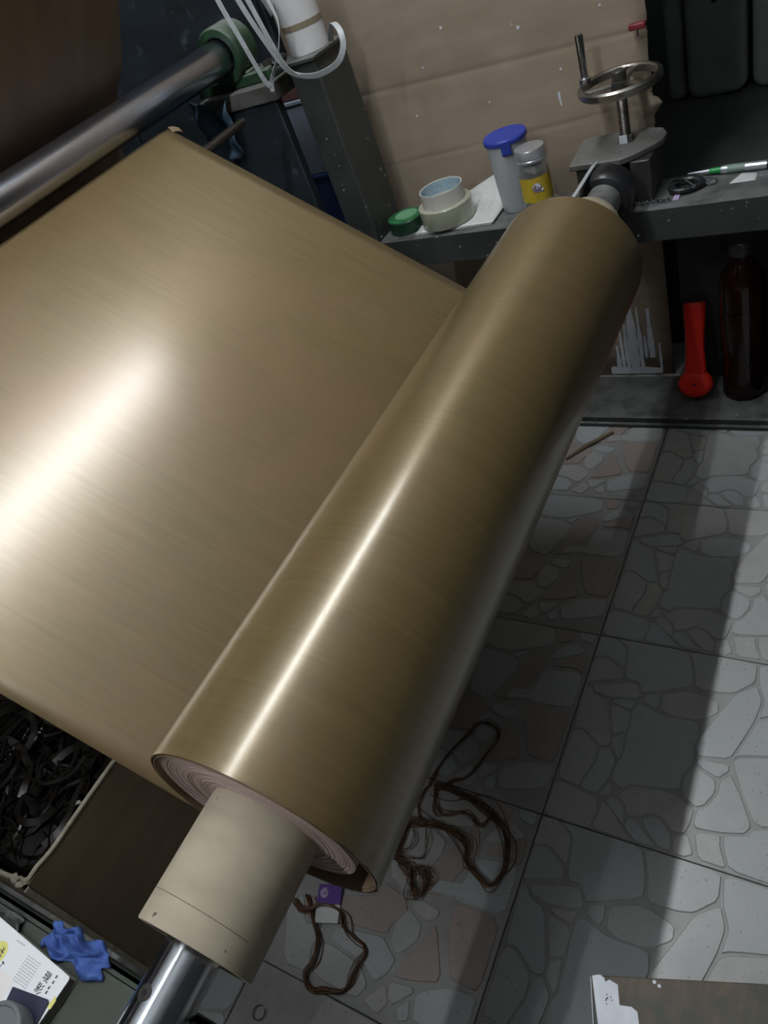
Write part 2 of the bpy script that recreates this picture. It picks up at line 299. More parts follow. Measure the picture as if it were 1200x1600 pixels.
def inset(poly, d):
    A = sum(poly[i-1][0]*poly[i][1]-poly[i][0]*poly[i-1][1] for i in range(len(poly)))
    if A < 0: poly = poly[::-1]
    P = [Vector(p) for p in poly]; n = len(P); out = []
    for i in range(n):
        e1 = (P[i]-P[i-1]).normalized(); e2 = (P[(i+1) % n]-P[i]).normalized()
        n1 = Vector((-e1.y, e1.x)); n2 = Vector((-e2.y, e2.x)); bs = n1+n2
        if bs.length < .3: bs = n1
        bs = bs.normalized()
        out.append(P[i] + bs*min(d/max(bs.dot(n1), .45), d*1.8))
    return out
def stone_geo(b, poly, u0, v0, z, d=.0009):
    """one raised stone of the embossed tile, in metres; u runs along +x, v along -y"""
    pl = [(min(max(p[0], 0), 1)*TILE, -min(max(p[1], 0), 1)*TILE) for p in poly]
    q = []
    for p in pl:
        if not q or (Vector(p)-Vector(q[-1])).length > .004: q.append(p)
    c = inset(q, d)
    r = []                                      # round the corners
    for i in range(len(c)):
        a, bb = c[i], c[(i+1) % len(c)]
        r += [a*.86+bb*.14, a*.14+bb*.86]
    t = inset([tuple(p) for p in r], .0016)
    n = len(r)
    A = sum(r[i-1].x*r[i].y-r[i].x*r[i-1].y for i in range(n))
    if A < 0: r = r[::-1]
    vs = [(u0+p.x, v0+p.y, -.0034) for p in r] + [(u0+p.x, v0+p.y, z) for p in t]
    b.add(vs, [tuple(range(n, 2*n))] + [(i, (i+1) % n, n+(i+1) % n, n+i) for i in range(n)])
PINKB = {0, 3, 5, 9, 10, 12, 15}
bodym = MB().box(.0012, TILE-.0012, -TILE+.0012, -.0012, -.0098, -.0030).mesh('tile_body', M['tile'])
SM = {}
for key, polys in (('a', A), ('b', B)):
    SM[key] = []
    allm = MB()
    for i, pl in enumerate(polys):
        bb = MB(); stone_geo(bb, pl, 0, 0, -.0006+.0007*((i*37) % 7)/7)
        stone_geo(allm, pl, 0, 0, -.0006+.0007*((i*37) % 7)/7)
        SM[key].append(bb.mesh('tile_stone', M['stonep' if key == 'b' and i in PINKB else 'stone'], ang=20))
    SM[key+'all'] = allm.mesh('tile_relief', M['stone'], ang=20)
for j in range(-5, 7):
    for k in range(-5, 7):
        x, y = GX + k*TILE, GY + j*TILE
        if x < X0 or x+TILE > X1+.01 or y > Y1 or y-TILE < Y0-.01: continue
        t = bpy.data.objects.new('tile', bodym); COL.objects.link(t); t.parent = floor; t.location = (x, y, .06)
        key = 'b' if j == 1 else 'a'
        if -1 <= k <= 2 and j in (0, 1):
            for sm in SM[key]:
                s_ = bpy.data.objects.new('stone', sm); COL.objects.link(s_); s_.parent = t
        elif -2 <= k <= 3 and -2 <= j <= 3:
            s_ = bpy.data.objects.new('stone_relief', SM[key+'all']); COL.objects.link(s_); s_.parent = t; s_['kind'] = 'stuff'

# tube lamps above the roll, in line with it (the streak on the roll and the glare on the sheet are their reflections)
def tube_lamp(x0, x1, label):
    t = thing('tube_lamp', label, 'lamp', ((x0+x1)/2, .755, 2.3), 'tube lamps above the machine')
    obj('lamp_tube', MB().lathe([(.013, x0+.03), (.013, x1-.03)], (0, .755, 2.3), 'x', 20), M['lamp'], t)
    obj('housing', MB().box(x0, x1, .725, .785, 2.325, 2.36), M['housing'], t, bev=.004)
    for e in (x0+.005, x1-.03): obj('lamp_holder', MB().box(e, e+.025, .740, .770, 2.282, 2.327), M['housing'], t, bev=.003)
    for e in (x0+.2, x1-.2): obj('hanging_rod', MB().lathe([(.004, 2.36), (.004, ZC)], (e, .755, 0), 'z', 10), M['housing'], t)
tube_lamp(.40, 1.67, 'white tube lamp hanging above the far half of the machine')
tube_lamp(-1.10, .17, 'white tube lamp hanging above the near end of the machine')

# ================================================================ MACHINE FRAME
fr = thing('machine_stand', 'grey-green steel channel stand behind the far end of the brown roll', 'stand', (1.63, .6, 0))
def channel(x0, x1, y0, y1, z0, z1, th=.008):
    """lying C channel, web to the front"""
    return MB().box(x0, x0+th, y0, y1, z0, z1).box(x0+th, x1, y0, y1, z1-th, z1).box(x0+th, x1, y0, y1, z0, z0+th)
obj('bench_beam', channel(1.56, 1.705, .09, 1.083, .513, .585), M['frame'], fr, bev=.002)
obj('sill_plate', MB().box(1.553, 1.735, -.4, 1.5, 0, .028).box(1.545, 1.56, -.4, 1.5, 0, .012), M['frame'], fr, bev=.003)
obj('post', MB().box(1.56, 1.568, 1.083, 1.158, .028, 1.022).box(1.568, 1.70, 1.083, 1.091, .028, 1.022).box(1.568, 1.70, 1.150, 1.158, .028, 1.022), M['frame'], fr, bev=.002)
obj('cap_plate', MB().box(1.553, 1.708, 1.078, 1.205, 1.022, 1.03), M['frame'], fr, bev=.0015)
obj('side_post', MB().box(1.56, 1.588, 1.225, 1.43, .028, .965), M['frameblue'], fr, bev=.004)
obj('bearing_plate', MB().box(1.552, 1.72, 1.212, 1.45, .965, 1.003), M['plate'], fr, bev=.003)
obj('leg', MB().box(1.56, 1.70, .09, .176, .028, .513), M['frame'], fr, bev=.003)

nf = thing('near_stand', 'dark green steel bench stand under the near end of the chrome shaft', 'stand', (-.12, .6, 0))
obj('bench_beam', channel(-.03, -.035, .1, 1.0, .515, .585).box(-.20, -.03, .1, 1.0, .577, .585).box(-.20, -.03, .1, 1.0, .515, .523), M['bench'], nf, bev=.002)
obj('leg', MB().box(-.19, -.05, .12, .22, 0, .515), M['bench'], nf, bev=.003)
obj('leg', MB().box(-.19, -.05, .88, .98, 0, .515), M['bench'], nf, bev=.003)
obj('tall_post', MB().box(-.30, -.215, 1.1, 1.5, 0, 1.6).box(-.215, -.19, .88, 1.2, .515, .585), M['bench'], nf, bev=.003)

# ================================================================ PAPER ROLL
AY, AZ, R = .47734, .64326, .13393
XN, XF = .142, 1.242
pr = thing('paper_roll', 'large roll of glossy brown wood-print paper on a chrome shaft', 'roll', (.69, AY, AZ-R))
# loose outer wraps: three layers whose edges do not quite line up
b = MB()
b.lathe([(R, XN), (R, XF), (R-.0016, XF), (R-.0016, XN)], (0, AY, AZ), 'x', 160, closed=True)
obj('outer_wrap', b, M['paper'], pr, ang=50)
b = MB()
for r0, dx in ((R-.0020, .0012), (R-.0038, -.0005), (R-.0056, .0016)):
    b.lathe([(r0, XN+dx), (r0, XF-.002), (r0-.0013, XF-.002), (r0-.0013, XN+dx)], (0, AY, AZ), 'x', 128, closed=True)
obj('inner_wraps', b, M['paperback'], pr, label='dull brown inner side of the loose outer wraps', ang=50)
# tight pack inside, sitting high so that the outer wraps hang away from it below
prof = []; r = .1155; rnd = random.Random(3)
x = XN+.004
while r > .053:
    st = rnd.choice((.0016, .0022, .003)); dx = rnd.uniform(-.0006, .0008)
    prof += [(r, x+dx+.0009), (r-.0003, x+dx), (r-st+.0003, x+dx)]
    r -= st; x += .00008
prof.append((.051, x))
prof = [(.1155, XF-.004)] + prof + [(.051, XF-.004)]
b = MB().lathe(prof[::-1], (0, AY+.0072, AZ+.0092), 'x', 128, closed=True)
obj('wound_pack', b, M['edge'], pr, label='pinkish grey ringed end face of the wound paper', ang=20)
b = MB().lathe([(.0615, .0205), (.0615, 1.392), (.0605, 1.3935), (.052, 1.3935), (.052, .019), (.0605, .019)], (0, AY, AZ), 'x', 96, closed=True)
core = obj('core', b, M['core'], pr, label='beige cardboard core tube', ang=40)
# spiral seam of the core
b = MB()
path = []
for i in range(40):
    a = math.radians(165 - i*5.2); path.append((.0445+.00012*i, AY+.0613*math.cos(a), AZ+.0613*math.sin(a)))
b.tube(path, .00045, 5)
obj('seam', b, M['seam'], core, label='dark spiral seam line')
# far edge and near edge of the web
def web_path():
    pts = []
    for a in range(-118, -66, 4):
        pts.append((AY+(R+.0012)*math.cos(math.radians(a)), AZ+(R+.0012)*math.sin(math.radians(a))))
    curve = smooth([(AY+(R+.0012)*math.cos(math.radians(-66)), AZ+(R+.0012)*math.sin(math.radians(-66)), 0), (.585, .542, 0), (.647, .5795, 0), (.72, .6335, 0)], 5)
    pts += [(p.x, p.y) for p in curve]
    for i in range(1, 13):
        y = .72 + (1.262-.72)*i/12
        pts.append((y, .8025+.735*(y-.95) - .001*math.sin(pi*i/12)))
    pts += [(1.267, 1.0345), (1.272, 1.0355), (1.278, 1.034), (1.30, 1.032), (1.36, 1.020), (1.43, .995), (1.50, .90), (1.52, .80)]
    return pts
WP = web_path()
def web_fn(u, v):
    i = u*(len(WP)-1); k = min(int(i), len(WP)-2); t = i-k
    y = WP[k][0]*(1-t)+WP[k+1][0]*t; z = WP[k][1]*(1-t)+WP[k+1][1]*t
    xn = .148 - .006*max(0, min(1, (.62-y)/.1)); xf = XF
    x = xn+(xf-xn)*v
    z += .0012*math.sin(v*5+y*3)*max(0, min(1, (y-.7)*6))*max(0, min(1, (1.25-y)*8))
    return (x, y, z)
web = obj('web_sheet', MB().grid(web_fn, len(WP)-1, 40), M['paper'], pr, solid=.0007, label='flat sheet of brown paper running up from the roll', ang=60)
b = MB().grid(lambda u, v: (XF-.004+.022*u, 1.266-.012*v-.006*u, 1.0375-.007*v-.010*u*u+.004*math.sin(6*v)), 6, 6)
obj('torn_corner', b, M['boxcard'], web, solid=.0008, label='small torn corner flap')

# the shaft through the roll
sh = thing('shaft', 'polished chrome shaft through the cardboard core of the brown roll', 'shaft', (.6, AY, AZ-.0293))
b = MB().lathe([(.0283, -.55), (.0293, -.549), (.0293, 1.615), (.0283, 1.617)], (0, AY, AZ), 'x', 64)
obj('shaft_bar', b, M['chrome'], sh)
b = MB().lathe([(.0475, 1.50), (.052, 1.505), (.055, 1.515), (.0555, 1.54), (.0525, 1.556), (.03, 1.558), (.0285, 1.558), (.0285, 1.50)], (0, AY, AZ), 'x', 64, closed=True)
obj('collar', b, M['black'], sh, label='glossy black collar at the far end')
b = MB().lathe([(.0293, 1.396), (.040, 1.397), (.041, 1.425), (.036, 1.435), (.035, 1.500), (.0285, 1.501)], (0, AY, AZ), 'x', 48)
obj('chuck', b, M['chuck'], sh, label='grey chuck cone between core and collar')
obj('white_tape', MB().ribbon(smooth([(1.398, AY+.040, AZ+.047), (1.45, AY+.034, AZ+.050), (1.52, AY+.034, AZ+.049), (1.585, AY+.036, AZ+.0455)], 5), .019, .001, (0, .5, .8)), M['strap'], sh, label='strip of white tape beside the chuck')
n_ = Vector((0, .1461, .9893)); c_ = Vector((-.0265, .4816, .6722)); e1 = Vector((1, 0, 0)); e2 = n_.cross(e1)
b = MB()
def disc(b, c, e1, e2, nn, r, h, n=28, r2=None):
    vs = [c+e1*(r*math.cos(2*pi*i/n))+e2*(r*math.sin(2*pi*i/n))-nn*.004 for i in range(n)] + [c+e1*((r2 or r)*math.cos(2*pi*i/n))+e2*((r2 or r)*math.sin(2*pi*i/n))+nn*h for i in range(n)]
    return b.add(vs, [tuple(range(n, 2*n))]+[(i, (i+1) % n, n+(i+1) % n, n+i) for i in range(n)])
disc(b, c_, e1, e2, n_, .0072, .0004)
scr = obj('set_screw', b, M['dsteel'], sh, label='round dark set screw sunk in the shaft')
b = MB(); disc(b, c_, e1, e2, n_, .0030, .0007, 6)
obj('hex_socket', b, M['black'], scr)

# ================================================================ GUIDE ROLLER AND ITS BEARING
gr = obj('guide_roller', MB().lathe([(.036, -.21), (.0371, -.209), (.0371, 1.595), (.0365, 1.597), (.022, 1.598), (.022, 1.68)], (0, 1.35, 1.078), 'x', 72), M['steel'],
         label='long bare steel roller above the sloping paper sheet', cat='roller', loc=(.6, 1.35, 1.041))
pb = thing('bearing_block', 'green cast bearing block carrying the far end of the steel roller', 'bearing', (1.63, 1.35, 1.003))
out = [(1.35+.062*math.cos(math.radians(a)), 1.078+.062*math.sin(math.radians(a))) for a in range(-20, 201, 10)]
hole = [(1.35+.041*math.cos(math.radians(a)), 1.078+.041*math.sin(math.radians(a))) for a in range(-20, 201, 10)]
b = MB()
k = len(out)
def ring_prism(b, o, i, x0, x1):
    k = len(o)
    vs = [(x0, *p) for p in o]+[(x1, *p) for p in o]+[(x0, *p) for p in i]+[(x1, *p) for p in i]
    fs = []
    for q in range(k):
        q2 = (q+1) % k
        fs += [(q, k+q, k+q2, q2), (2*k+q, 2*k+q2, 3*k+q2, 3*k+q), (q, q2, 2*k+q2, 2*k+q), (k+q, 3*k+q, 3*k+q2, k+q2)]
    return b.add(vs, fs)
full = [(1.35+.062*math.cos(2*pi*i/48), 1.078+.062*math.sin(2*pi*i/48)) for i in range(48)]
fulli = [(1.35+.041*math.cos(2*pi*i/48), 1.078+.041*math.sin(2*pi*i/48)) for i in range(48)]
ring_prism(b, full, fulli, 1.578, 1.655)
obj('housing_ring', b, M['green'], pb, bev=.004)
obj('base', MB().box(1.585, 1.65, 1.232, 1.468, 1.003, 1.028).box(1.592, 1.642, 1.29, 1.41, 1.026, 1.034), M['green'], pb, bev=.004)
for yy in (1.252, 1.448):
    bo = obj('bolt', MB().lathe([(.011, 1.028), (.011, 1.038)], (1.617, yy, 0), 'z', 6), M['blackm'], pb)

obj('guide_rod', MB().lathe([(.0088, -.25), (.0095, -.249), (.0095, 1.408), (.0085, 1.41)], (0, 1.215, .974), 'x', 20), M['dsteel'],
    label='thin rusty rod ending beside the dark post under the sheet', cat='rod', loc=(.6, 1.215, .9645))

# brown sheet hanging behind the steel roller (its unlit underside faces us)
HP = [(1.56, .80), (1.55, .95), (1.52, 1.04), (1.47, 1.10), (1.41, 1.152), (1.36, 1.215), (1.30, 1.298), (1.255, 1.36), (1.225, 1.40), (1.22, 1.425), (1.245, 1.44), (1.30, 1.43), (1.5, 1.36), (1.8, 1.24)]
HPs = [(p.x, p.y) for p in smooth([(a, c, 0) for a, c in HP], 4)]
def hang_fn(u, v):
    i = u*(len(HPs)-1); k = min(int(i), len(HPs)-2); t = i-k
    return (-.1+1.435*v, HPs[k][0]*(1-t)+HPs[k+1][0]*t, HPs[k][1]*(1-t)+HPs[k+1][1]*t)
obj('upper_sheet', MB().grid(hang_fn, len(HPs)-1, 12), M['paperback'], label='dark brown underside of a paper sheet above the steel roller', cat='sheet', solid=.0007, ang=60)
obj('idler_roller', MB().lathe([(.018, -.21), (.018, 1.50)], (0, 1.2505, 1.4165), 'x', 32), M['steel'], label='slim steel idler roller carrying the upper sheet', cat='roller', loc=(.6, 1.2505, 1.3985))

# ================================================================ HANDWHEEL CLAMP
cl = thing('handwheel_clamp', 'steel screw clamp with spoked handwheel over the black shaft collar', 'clamp', (1.68, .48, .585))
ring_o = []
obj('bearing_housing', MB().box(1.60, 1.715, .405, .446, .585, .674).box(1.60, 1.715, .510, .56, .585, .674).box(1.628, 1.715, .446, .510, .585, .674), M['blackm'], cl, bev=.003)
pl = [(1.595, .572), (1.742, .578), (1.744, .47), (1.740, .435), (1.725, .402), (1.695, .388), (1.665, .390), (1.635, .408), (1.605, .438), (1.59, .462)]
obj('clamp_plate', MB().prism(pl, .674, .688), M['plate'], cl, bev=.003)
WX, WY, WZ = 1.683, .470, .806
obj('screw', MB().lathe([(.0115, .688)] + [(.0115 if i % 2 else .0104, .690+i*.0018) for i in range(58)] + [(.0115, .797)], (WX, WY, 0), 'z', 20), M['dsteel'], cl)
obj('lock_nut', MB().lathe([(.017, .688), (.017, .701)], (WX, WY, 0), 'z', 6), M['plate'], cl)
obj('white_tag', MB().box(WX-.0175, WX-.0155, WY-.007, WY+.010, .689, .706), M['white'], cl, label='dab of white paint on the nut')
hw = obj('handwheel', MB().lathe([(.071, -.006), (.075, -.009), (.081, -.009), (.0845, -.005), (.0845, .005), (.081, .009), (.075, .009), (.071, .006)], (WX, WY, WZ), 'z', 72, closed=True), M['wheel'], cl, ang=25)
obj('hub', MB().lathe([(.012, -.02), (.019, -.016), (.019, .004), (.0145, .005), (.0145, .022), (.012, .024)], (WX, WY, WZ), 'z', 28), M['blackm'], hw)
for a in (112, 232, 352):
    d = Vector((math.cos(math.radians(a)), math.sin(math.radians(a)), 0)); c = Vector((WX, WY, WZ))
    obj('spoke', MB().tube([c+d*.014, c+d*.076], .0055, 10, sx=1.5), M['wheel'], hw)
a = math.radians(76); hx, hy = WX+.078*math.cos(a), WY+.078*math.sin(a)
obj('crank_handle', MB().lathe([(.012, .812), (.012, .822), (.0075, .825), (.0082, .86), (.0092, .900), (.0085, .906)], (hx, hy, 0), 'z', 24), M['chrome'], hw, ang=25)

# ================================================================ CARDBOARD BACKING
def card_x(z, y):
    x = 1.781
    for zc, sl in ((.70, .10), (.87, -.015)):
        zz = zc + sl*(.95-y)*.5
        dz = (z-zz)/.006
        x += .0012*math.exp(-dz*dz)
        if z > zz: x += .05*(z-zz)*(1 if zc < .8 else -1)
    return x + .004*math.sin(y*5+z*2)
zs = sorted(set([0, .1, .25, .4, .5, .58] + [.66+.004*i for i in range(23)] + [.78, .81] + [.84+.004*i for i in range(16)] + [.93, 1.0, 1.1, 1.25, 1.45, 1.7, 1.95]))
rnd = random.Random(5)
edge = {z: .432 + rnd.uniform(-.002, .002) for z in zs}
def card_fn(u, v):
    z = zs[int(round(v*(len(zs)-1)))]
    e = edge[z]
    if .695 < z < .735: e = .432 - .020*(1-abs(z-.72)/.025)
    if z < .6: e += .006
    y = 1.315+(e-1.315)*u
    return (card_x(z, y), y, z)
cb = thing('cardboard_backing', 'tall creased cardboard sheet standing behind the bench beam', 'cardboard', (1.765, .9, 0))
obj('sheet', MB().grid(card_fn, 26, len(zs)-1), M['card'], cb, solid=.005, ang=30)
# white paint run down its bottom right corner
b = MB(); rnd = random.Random(9)
for y, z1, wd in ((.60, .03, .02), (.585, .10, .012), (.572, .15, .010), (.558, .17, .014), (.540, .225, .030), (.520, .22, .012), (.507, .13, .010), (.492, .215, .016), (.487, .125, .007), (.470, .105, .007)):
    z0 = .012 if y > .51 else (.06 if y != .470 else .012)
    n = 9; ol = []
    for i in range(n+1):
        f = i/n; hw_ = wd/2*(.55+.45*math.sin(pi*min(1, f*1.1+.1)))*rnd.uniform(.75, 1.2); ol.append((hw_, z0+(z1-z0)*f))
    pts = [(y-h, z) for h, z in ol]+[(y+h, z) for h, z in ol[::-1]]
    b.prism(pts, 0, .0035, fr=lambda a, c, h: (card_x(c, a)-.0022-h, a, c))
b.prism([(.61, .006), (.47, .006), (.468, .020), (.52, .026), (.61, .028)], 0, .0035, fr=lambda a, c, h: (card_x(c, a)-.0022-h, a, c))
obj('paint_drips', b, M['white'], cb, label='white paint drips at the bottom')
b = MB().prism([(.629, .785), (.634, .785), (.6335, .772), (.630, .755), (.627, .755), (.629, .772)], 0, .002, fr=lambda a, c, h: (card_x(c, a)-.0022-h, a, c))
obj('paint_mark', b, M['white'], cb, label='short white paint mark')
b = MB()
for y, z in ((.80, .795), (.95, .90), (.55, .80), (.50, .72), (.62, .83), (.70, .93), (.88, .97), (.47, .78), (1.0, .80), (.58, .87), (.52, .93)):
    q = .0035*rnd.uniform(.6, 1.2)
    b.prism([(y+q*math.cos(k)*rnd.uniform(.6, 1.2), z+q*math.sin(k)*rnd.uniform(.6, 1.3)) for k in (0, 1, 2, 3, 4, 5)], 0, .0012, fr=lambda a, c, h: (card_x(c, a)-.0022-h, a, c))
obj('paint_specks', b, M['white'], cb, label='small white paint specks', kind='stuff')
rp = thing('push_pin', 'dark red plastic clip on a dark nail at the cardboard edge', 'pin', (1.75, .443, .866))
obj('pin_head', MB().box(1.755, 1.769, .428, .462, .874, .886), M['crimson'], rp, bev=.003)
obj('nail', MB().lathe([(.0016, 0), (.0016, .016)], (1.764, .446, .860), 'z', 8), M['blackm'], rp)

# ================================================================ THINGS ON THE BEAM
ZB = .585
t = thing('green_tape_roll', 'green tape roll lying flat beside the grey post', 'tape', (1.632, 1.027, ZB))
obj('tape_layers', MB().lathe([(.045, 0), (.0475, .002), (.0475, .031), (.045, .033), (.042, .0335)], (1.632, 1.027, ZB), 'z', 56), M['greend'], t, ang=30)
obj('wrapper', MB().lathe([(.0452, .0333), (.040, .0346), (.015, .0343), (0, .0340)], (1.632, 1.027, ZB), 'z', 56), M['greent'], t, label='bright green printed top of the tape roll')
obj('print', MB().lathe([(.030, .0352), (.012, .0350), (0, .0349)], (1.634, 1.024, ZB), 'z', 40), M['lgreen'], t, label='paler print in the middle of the green top')
# paper pad under the clear tape, curling up against the cardboard
def pad(dx, dz, cu, u, v):
    y = .977-.203*u + dx + .006*v*(1-u); x = 1.575+.165*v + .01*u
    z = ZB+.002+dz + cu*max(0, v-.70)**2*.9*max(0, u-.2)
    return (x, y, z)
np_ = thing('note_papers', 'crumpled white note papers lying under the clear tape roll', 'paper', (1.65, .87, ZB))
for i, (dx, cu) in enumerate(((.0, .45), (.003, .8), (-.004, 1.0))):
    obj('sheet', MB().grid(lambda u, v: pad(dx, i*.0022, cu, u, v), 14, 14), M['paperw'], np_, solid=.0012, ang=60)
b = MB(); rnd = random.Random(2)
for r_ in range(6):
    u = .30+.10*r_
    for q in range(5):
        v = .50+.09*q; L_ = rnd.uniform(.02, .06)
        p0 = Vector(pad(-.004, .0044, 1.0, u, v)); p1 = Vector(pad(-.004, .0044, 1.0, u, min(.97, v+L_)))
        b.ribbon([p0+Vector((0, 0, .0011)), p1+Vector((0, 0, .0011))], .0022, .0002)
obj('writing', b, M['inkgrey'], np_, label='rows of faint grey handwriting')
ct = thing('clear_tape_roll', 'yellowish clear packing tape roll with its core pushed up, on white papers', 'tape', (1.63, .905, ZB+.008))
zt = ZB+.0085
obj('tape_layers', MB().lathe([(.066, .001), (.067, .003), (.067, .046), (.0655, .0475), (.054, .0475), (.054, .001)], (1.63, .905, zt), 'z', 72, closed=True), M['tapey'], ct, ang=30)
obj('core_ring', MB().lathe([(.0535, .012), (.0535, .083), (.0515, .083), (.0508, .080), (.0508, .012)], (1.63, .905, zt), 'z', 64, closed=True), M['tapec'], ct, label='white card core ring standing proud', ang=30)
obj('core_lining', MB().lathe([(.0506, .014), (.0506, .0815), (.0499, .0815), (.0499, .014)], (1.63, .905, zt), 'z', 64, closed=True), M['tapeb'], ct, label='pale blue patterned inside of the core', ang=30)
obj('inner_sleeve', MB().lathe([(.0495, .0145), (.0495, .052), (.047, .052), (.047, .0145)], (1.63, .905, zt), 'z', 64, closed=True), M['tapec'], ct, ang=30)

cn = thing('lidded_container', 'tall frosted plastic container with a blue flip lid', 'container', (1.655, .722, ZB))
cx, cy = 1.668, .732
obj('body', MB().lathe([(.0, .001), (.037, .001), (.0385, .004), (.0465, .165), (.0447, .165), (.0367, .006), (0, .006)], (cx, cy, ZB), 'z', 56), M['clear'], cn)
obj('sediment', MB().lathe([(.0, .0065), (.0355, .0065), (.0363, .018), (.020, .022), (0, .016)], (cx, cy, ZB), 'z', 40), M['tapey'], cn, label='yellowish residue at the bottom')
obj('lid', MB().lathe([(.0475, .158), (.0505, .160), (.0505, .1675), (.048, .171), (.030, .1695), (0, .170)], (cx, cy, ZB), 'z', 56), M['bluel'], cn)
a = math.radians(200); d = Vector((math.cos(a), math.sin(a), 0)); tn = Vector((-d.y, d.x, 0)); c = Vector((cx, cy, ZB))
b = MB()
vs = []
for rr, zz in ((.0465, .170), (.0525, .170), (.0525, .140), (.0500, .139)):
    for s_ in (-.011, .011): vs.append(c+d*rr+tn*s_+Vector((0, 0, zz)))
b.add(vs, [(0,1,3,2),(2,3,5,4),(4,5,7,6),(6,7,1,0),(0,2,4,6),(1,7,5,3)])
obj('lid_tab', b, M['bluel'], cn, bev=.0015)

jr = thing('glass_jar', 'small glass jar with silver screw lid and yellow label', 'jar', (1.600, .653, ZB))
cx, cy = 1.600, .653
obj('glass', MB().lathe([(0, .001), (.029, .001), (.0335, .005), (.0335, .112), (.031, .121), (.0275, .126), (.0275, .140), (.0255, .140), (.0255, .125), (.0288, .120), (.0315, .111), (.0315, .006), (0, .004)], (cx, cy, ZB), 'z', 56), M['glass'], jr)
obj('lid', MB().lathe([(.0310, .130), (.0330, .131), (.0330, .135), (.0315, .137), (.0330, .139), (.0330, .155), (.0315, .1575), (0, .1575)], (cx, cy, ZB), 'z', 56), M['alum'], jr)
n = 40; b = MB()
vs = []; fs = []
a0, a1 = math.radians(105), math.radians(310)
for i in range(n+1):
    a = a0+(a1-a0)*i/n
    for z in (.046, .100): vs.append((cx+.0340*math.cos(a), cy+.0340*math.sin(a), ZB+z))
fs = [(2*i, 2*i+2, 2*i+3, 2*i+1) for i in range(n)]
b.add(vs, fs); lab = obj('label', b, M['yellow'], jr, label='yellow wrap-round label')
def on_jar(a, z, rr=.0344): return (cx+rr*math.cos(a), cy+rr*math.sin(a), ZB+z)
ac = math.radians(203)
b = MB()
b.add([on_jar(ac+.30*math.cos(k*.4488), .078+.0105*math.sin(k*.4488)) for k in range(14)], [tuple(range(14))])
b.add([on_jar(ac+.33+.10*math.cos(k), .070+.0045*math.sin(k)) for k in range(6)], [tuple(range(6))])
emb = obj('emblem', b, M['cover'], lab, label='white round emblem with a small tail', solid=.0002)
b = MB()
for rx, rz, ox in ((.29, .0092, 0), (.17, .005, -.04), (.10, .0028, -.06)):
    b.tube([on_jar(ac+ox+rx*math.cos(k*.31416), .078+rz*math.sin(k*.31416), .0347) for k in range(20)], .00055, 5, closed=True)
obj('emblem_line', b, M['purple'], lab, label='purple rings of the emblem')
obj('contents', MB().lathe([(0, .0065), (.030, .0065), (.030, .030), (.018, .038), (0, .034)], (cx, cy, ZB), 'z', 32), M['tapec'], jr)
obj('cotton', MB().tube(smooth([(cx-.010, cy-.012, ZB+.108), (cx-.004, cy+.010, ZB+.112), (cx+.010, cy-.004, ZB+.110), (cx+.002, cy-.016, ZB+.109)], 5), .0085, 10), M['cover'], jr, label='white wad inside the jar neck')

# right-hand bits on the beam
pn = thing('marker_pen', 'silver marker pen with green grip lying on the beam', 'pen', (1.67, .25, ZB))
p0, p1 = Vector((1.690, .330, ZB+.009)), Vector((1.682, .185, ZB+.009)); d = (p1-p0).normalized()
obj('barrel', MB().tube([p0+d*.045, p0+d*.05, p1-d*.012], [.0075, .0085, .0085], 20), M['silver'], pn, ang=60)
obj('barrel_label', MB().tube([p0+d*.058, p0+d*.092], .0087, 20), M['teal'], pn, label='grey-green printed band')
obj('grip', MB().tube([p0+d*.022, p0+d*.0455], [.0055, .0068], 18), M['pengreen'], pn, label='green grip')
obj('tip', MB().tube([p0-d*.022, p0, p0+d*.022], [.0012, .003, .0048], 14), M['silver'], pn)
obj('cap', MB().tube([p1-d*.0125, p1+d*.015, p1+d*.018], [.0095, .0095, .006], 18), M['black'], pn, label='black end cap')
obj('paper_scrap', MB().grid(lambda u, v: (1.632+.034*u, .212+.05*v-.02*u*v, ZB+.0012+.004*u*v), 5, 5), M['paperw'], label='small torn white paper scrap below the silver pen', cat='paper', solid=.0008)
kr = thing('key_ring', 'dark glossy key bunch with chrome ring beside the silver pen', 'keys', (1.63, .34, ZB))
obj('ring', MB().tube([(1.650+.0135*math.cos(k*pi/14), .300+.0135*math.sin(k*pi/14), ZB+.0045+.004*math.sin(k*pi/14)) for k in range(28)], .0018, 8, closed=True), M['chrome'], kr)
fob = smooth([(1.640, .315, ZB+.008), (1.660, .335, ZB+.012), (1.655, .365, ZB+.012), (1.632, .374, ZB+.010), (1.615, .362, ZB+.009), (1.617, .335, ZB+.009)], 6, True)
obj('fob_loop', MB().tube(fob, .0065, 12, closed=True, sx=1.3), M['black'], kr, label='black glossy fob loop')
obj('fob_clasp', MB().tube(smooth([(1.612, .325, ZB+.015), (1.63, .345, ZB+.02), (1.642, .372, ZB+.016)], 6), .0042, 12), M['chrome'], kr, label='chrome clasp')
for i in range(9):
    obj('chain_bead', MB().lathe([(.0, -.0042), (.003, -.003), (.0042, 0), (.003, .003), (0, .0042)], (1.588-.004*math.sin(i*1.3), .372+.0085*i, ZB+.0045), 'z', 12), M['chrome'], kr)
obj('pink_tag', MB().box(1.588, 1.612, .352, .364, ZB+.0005, ZB+.003), M['lilac'], kr, label='small pale pink tag', bev=.0005)

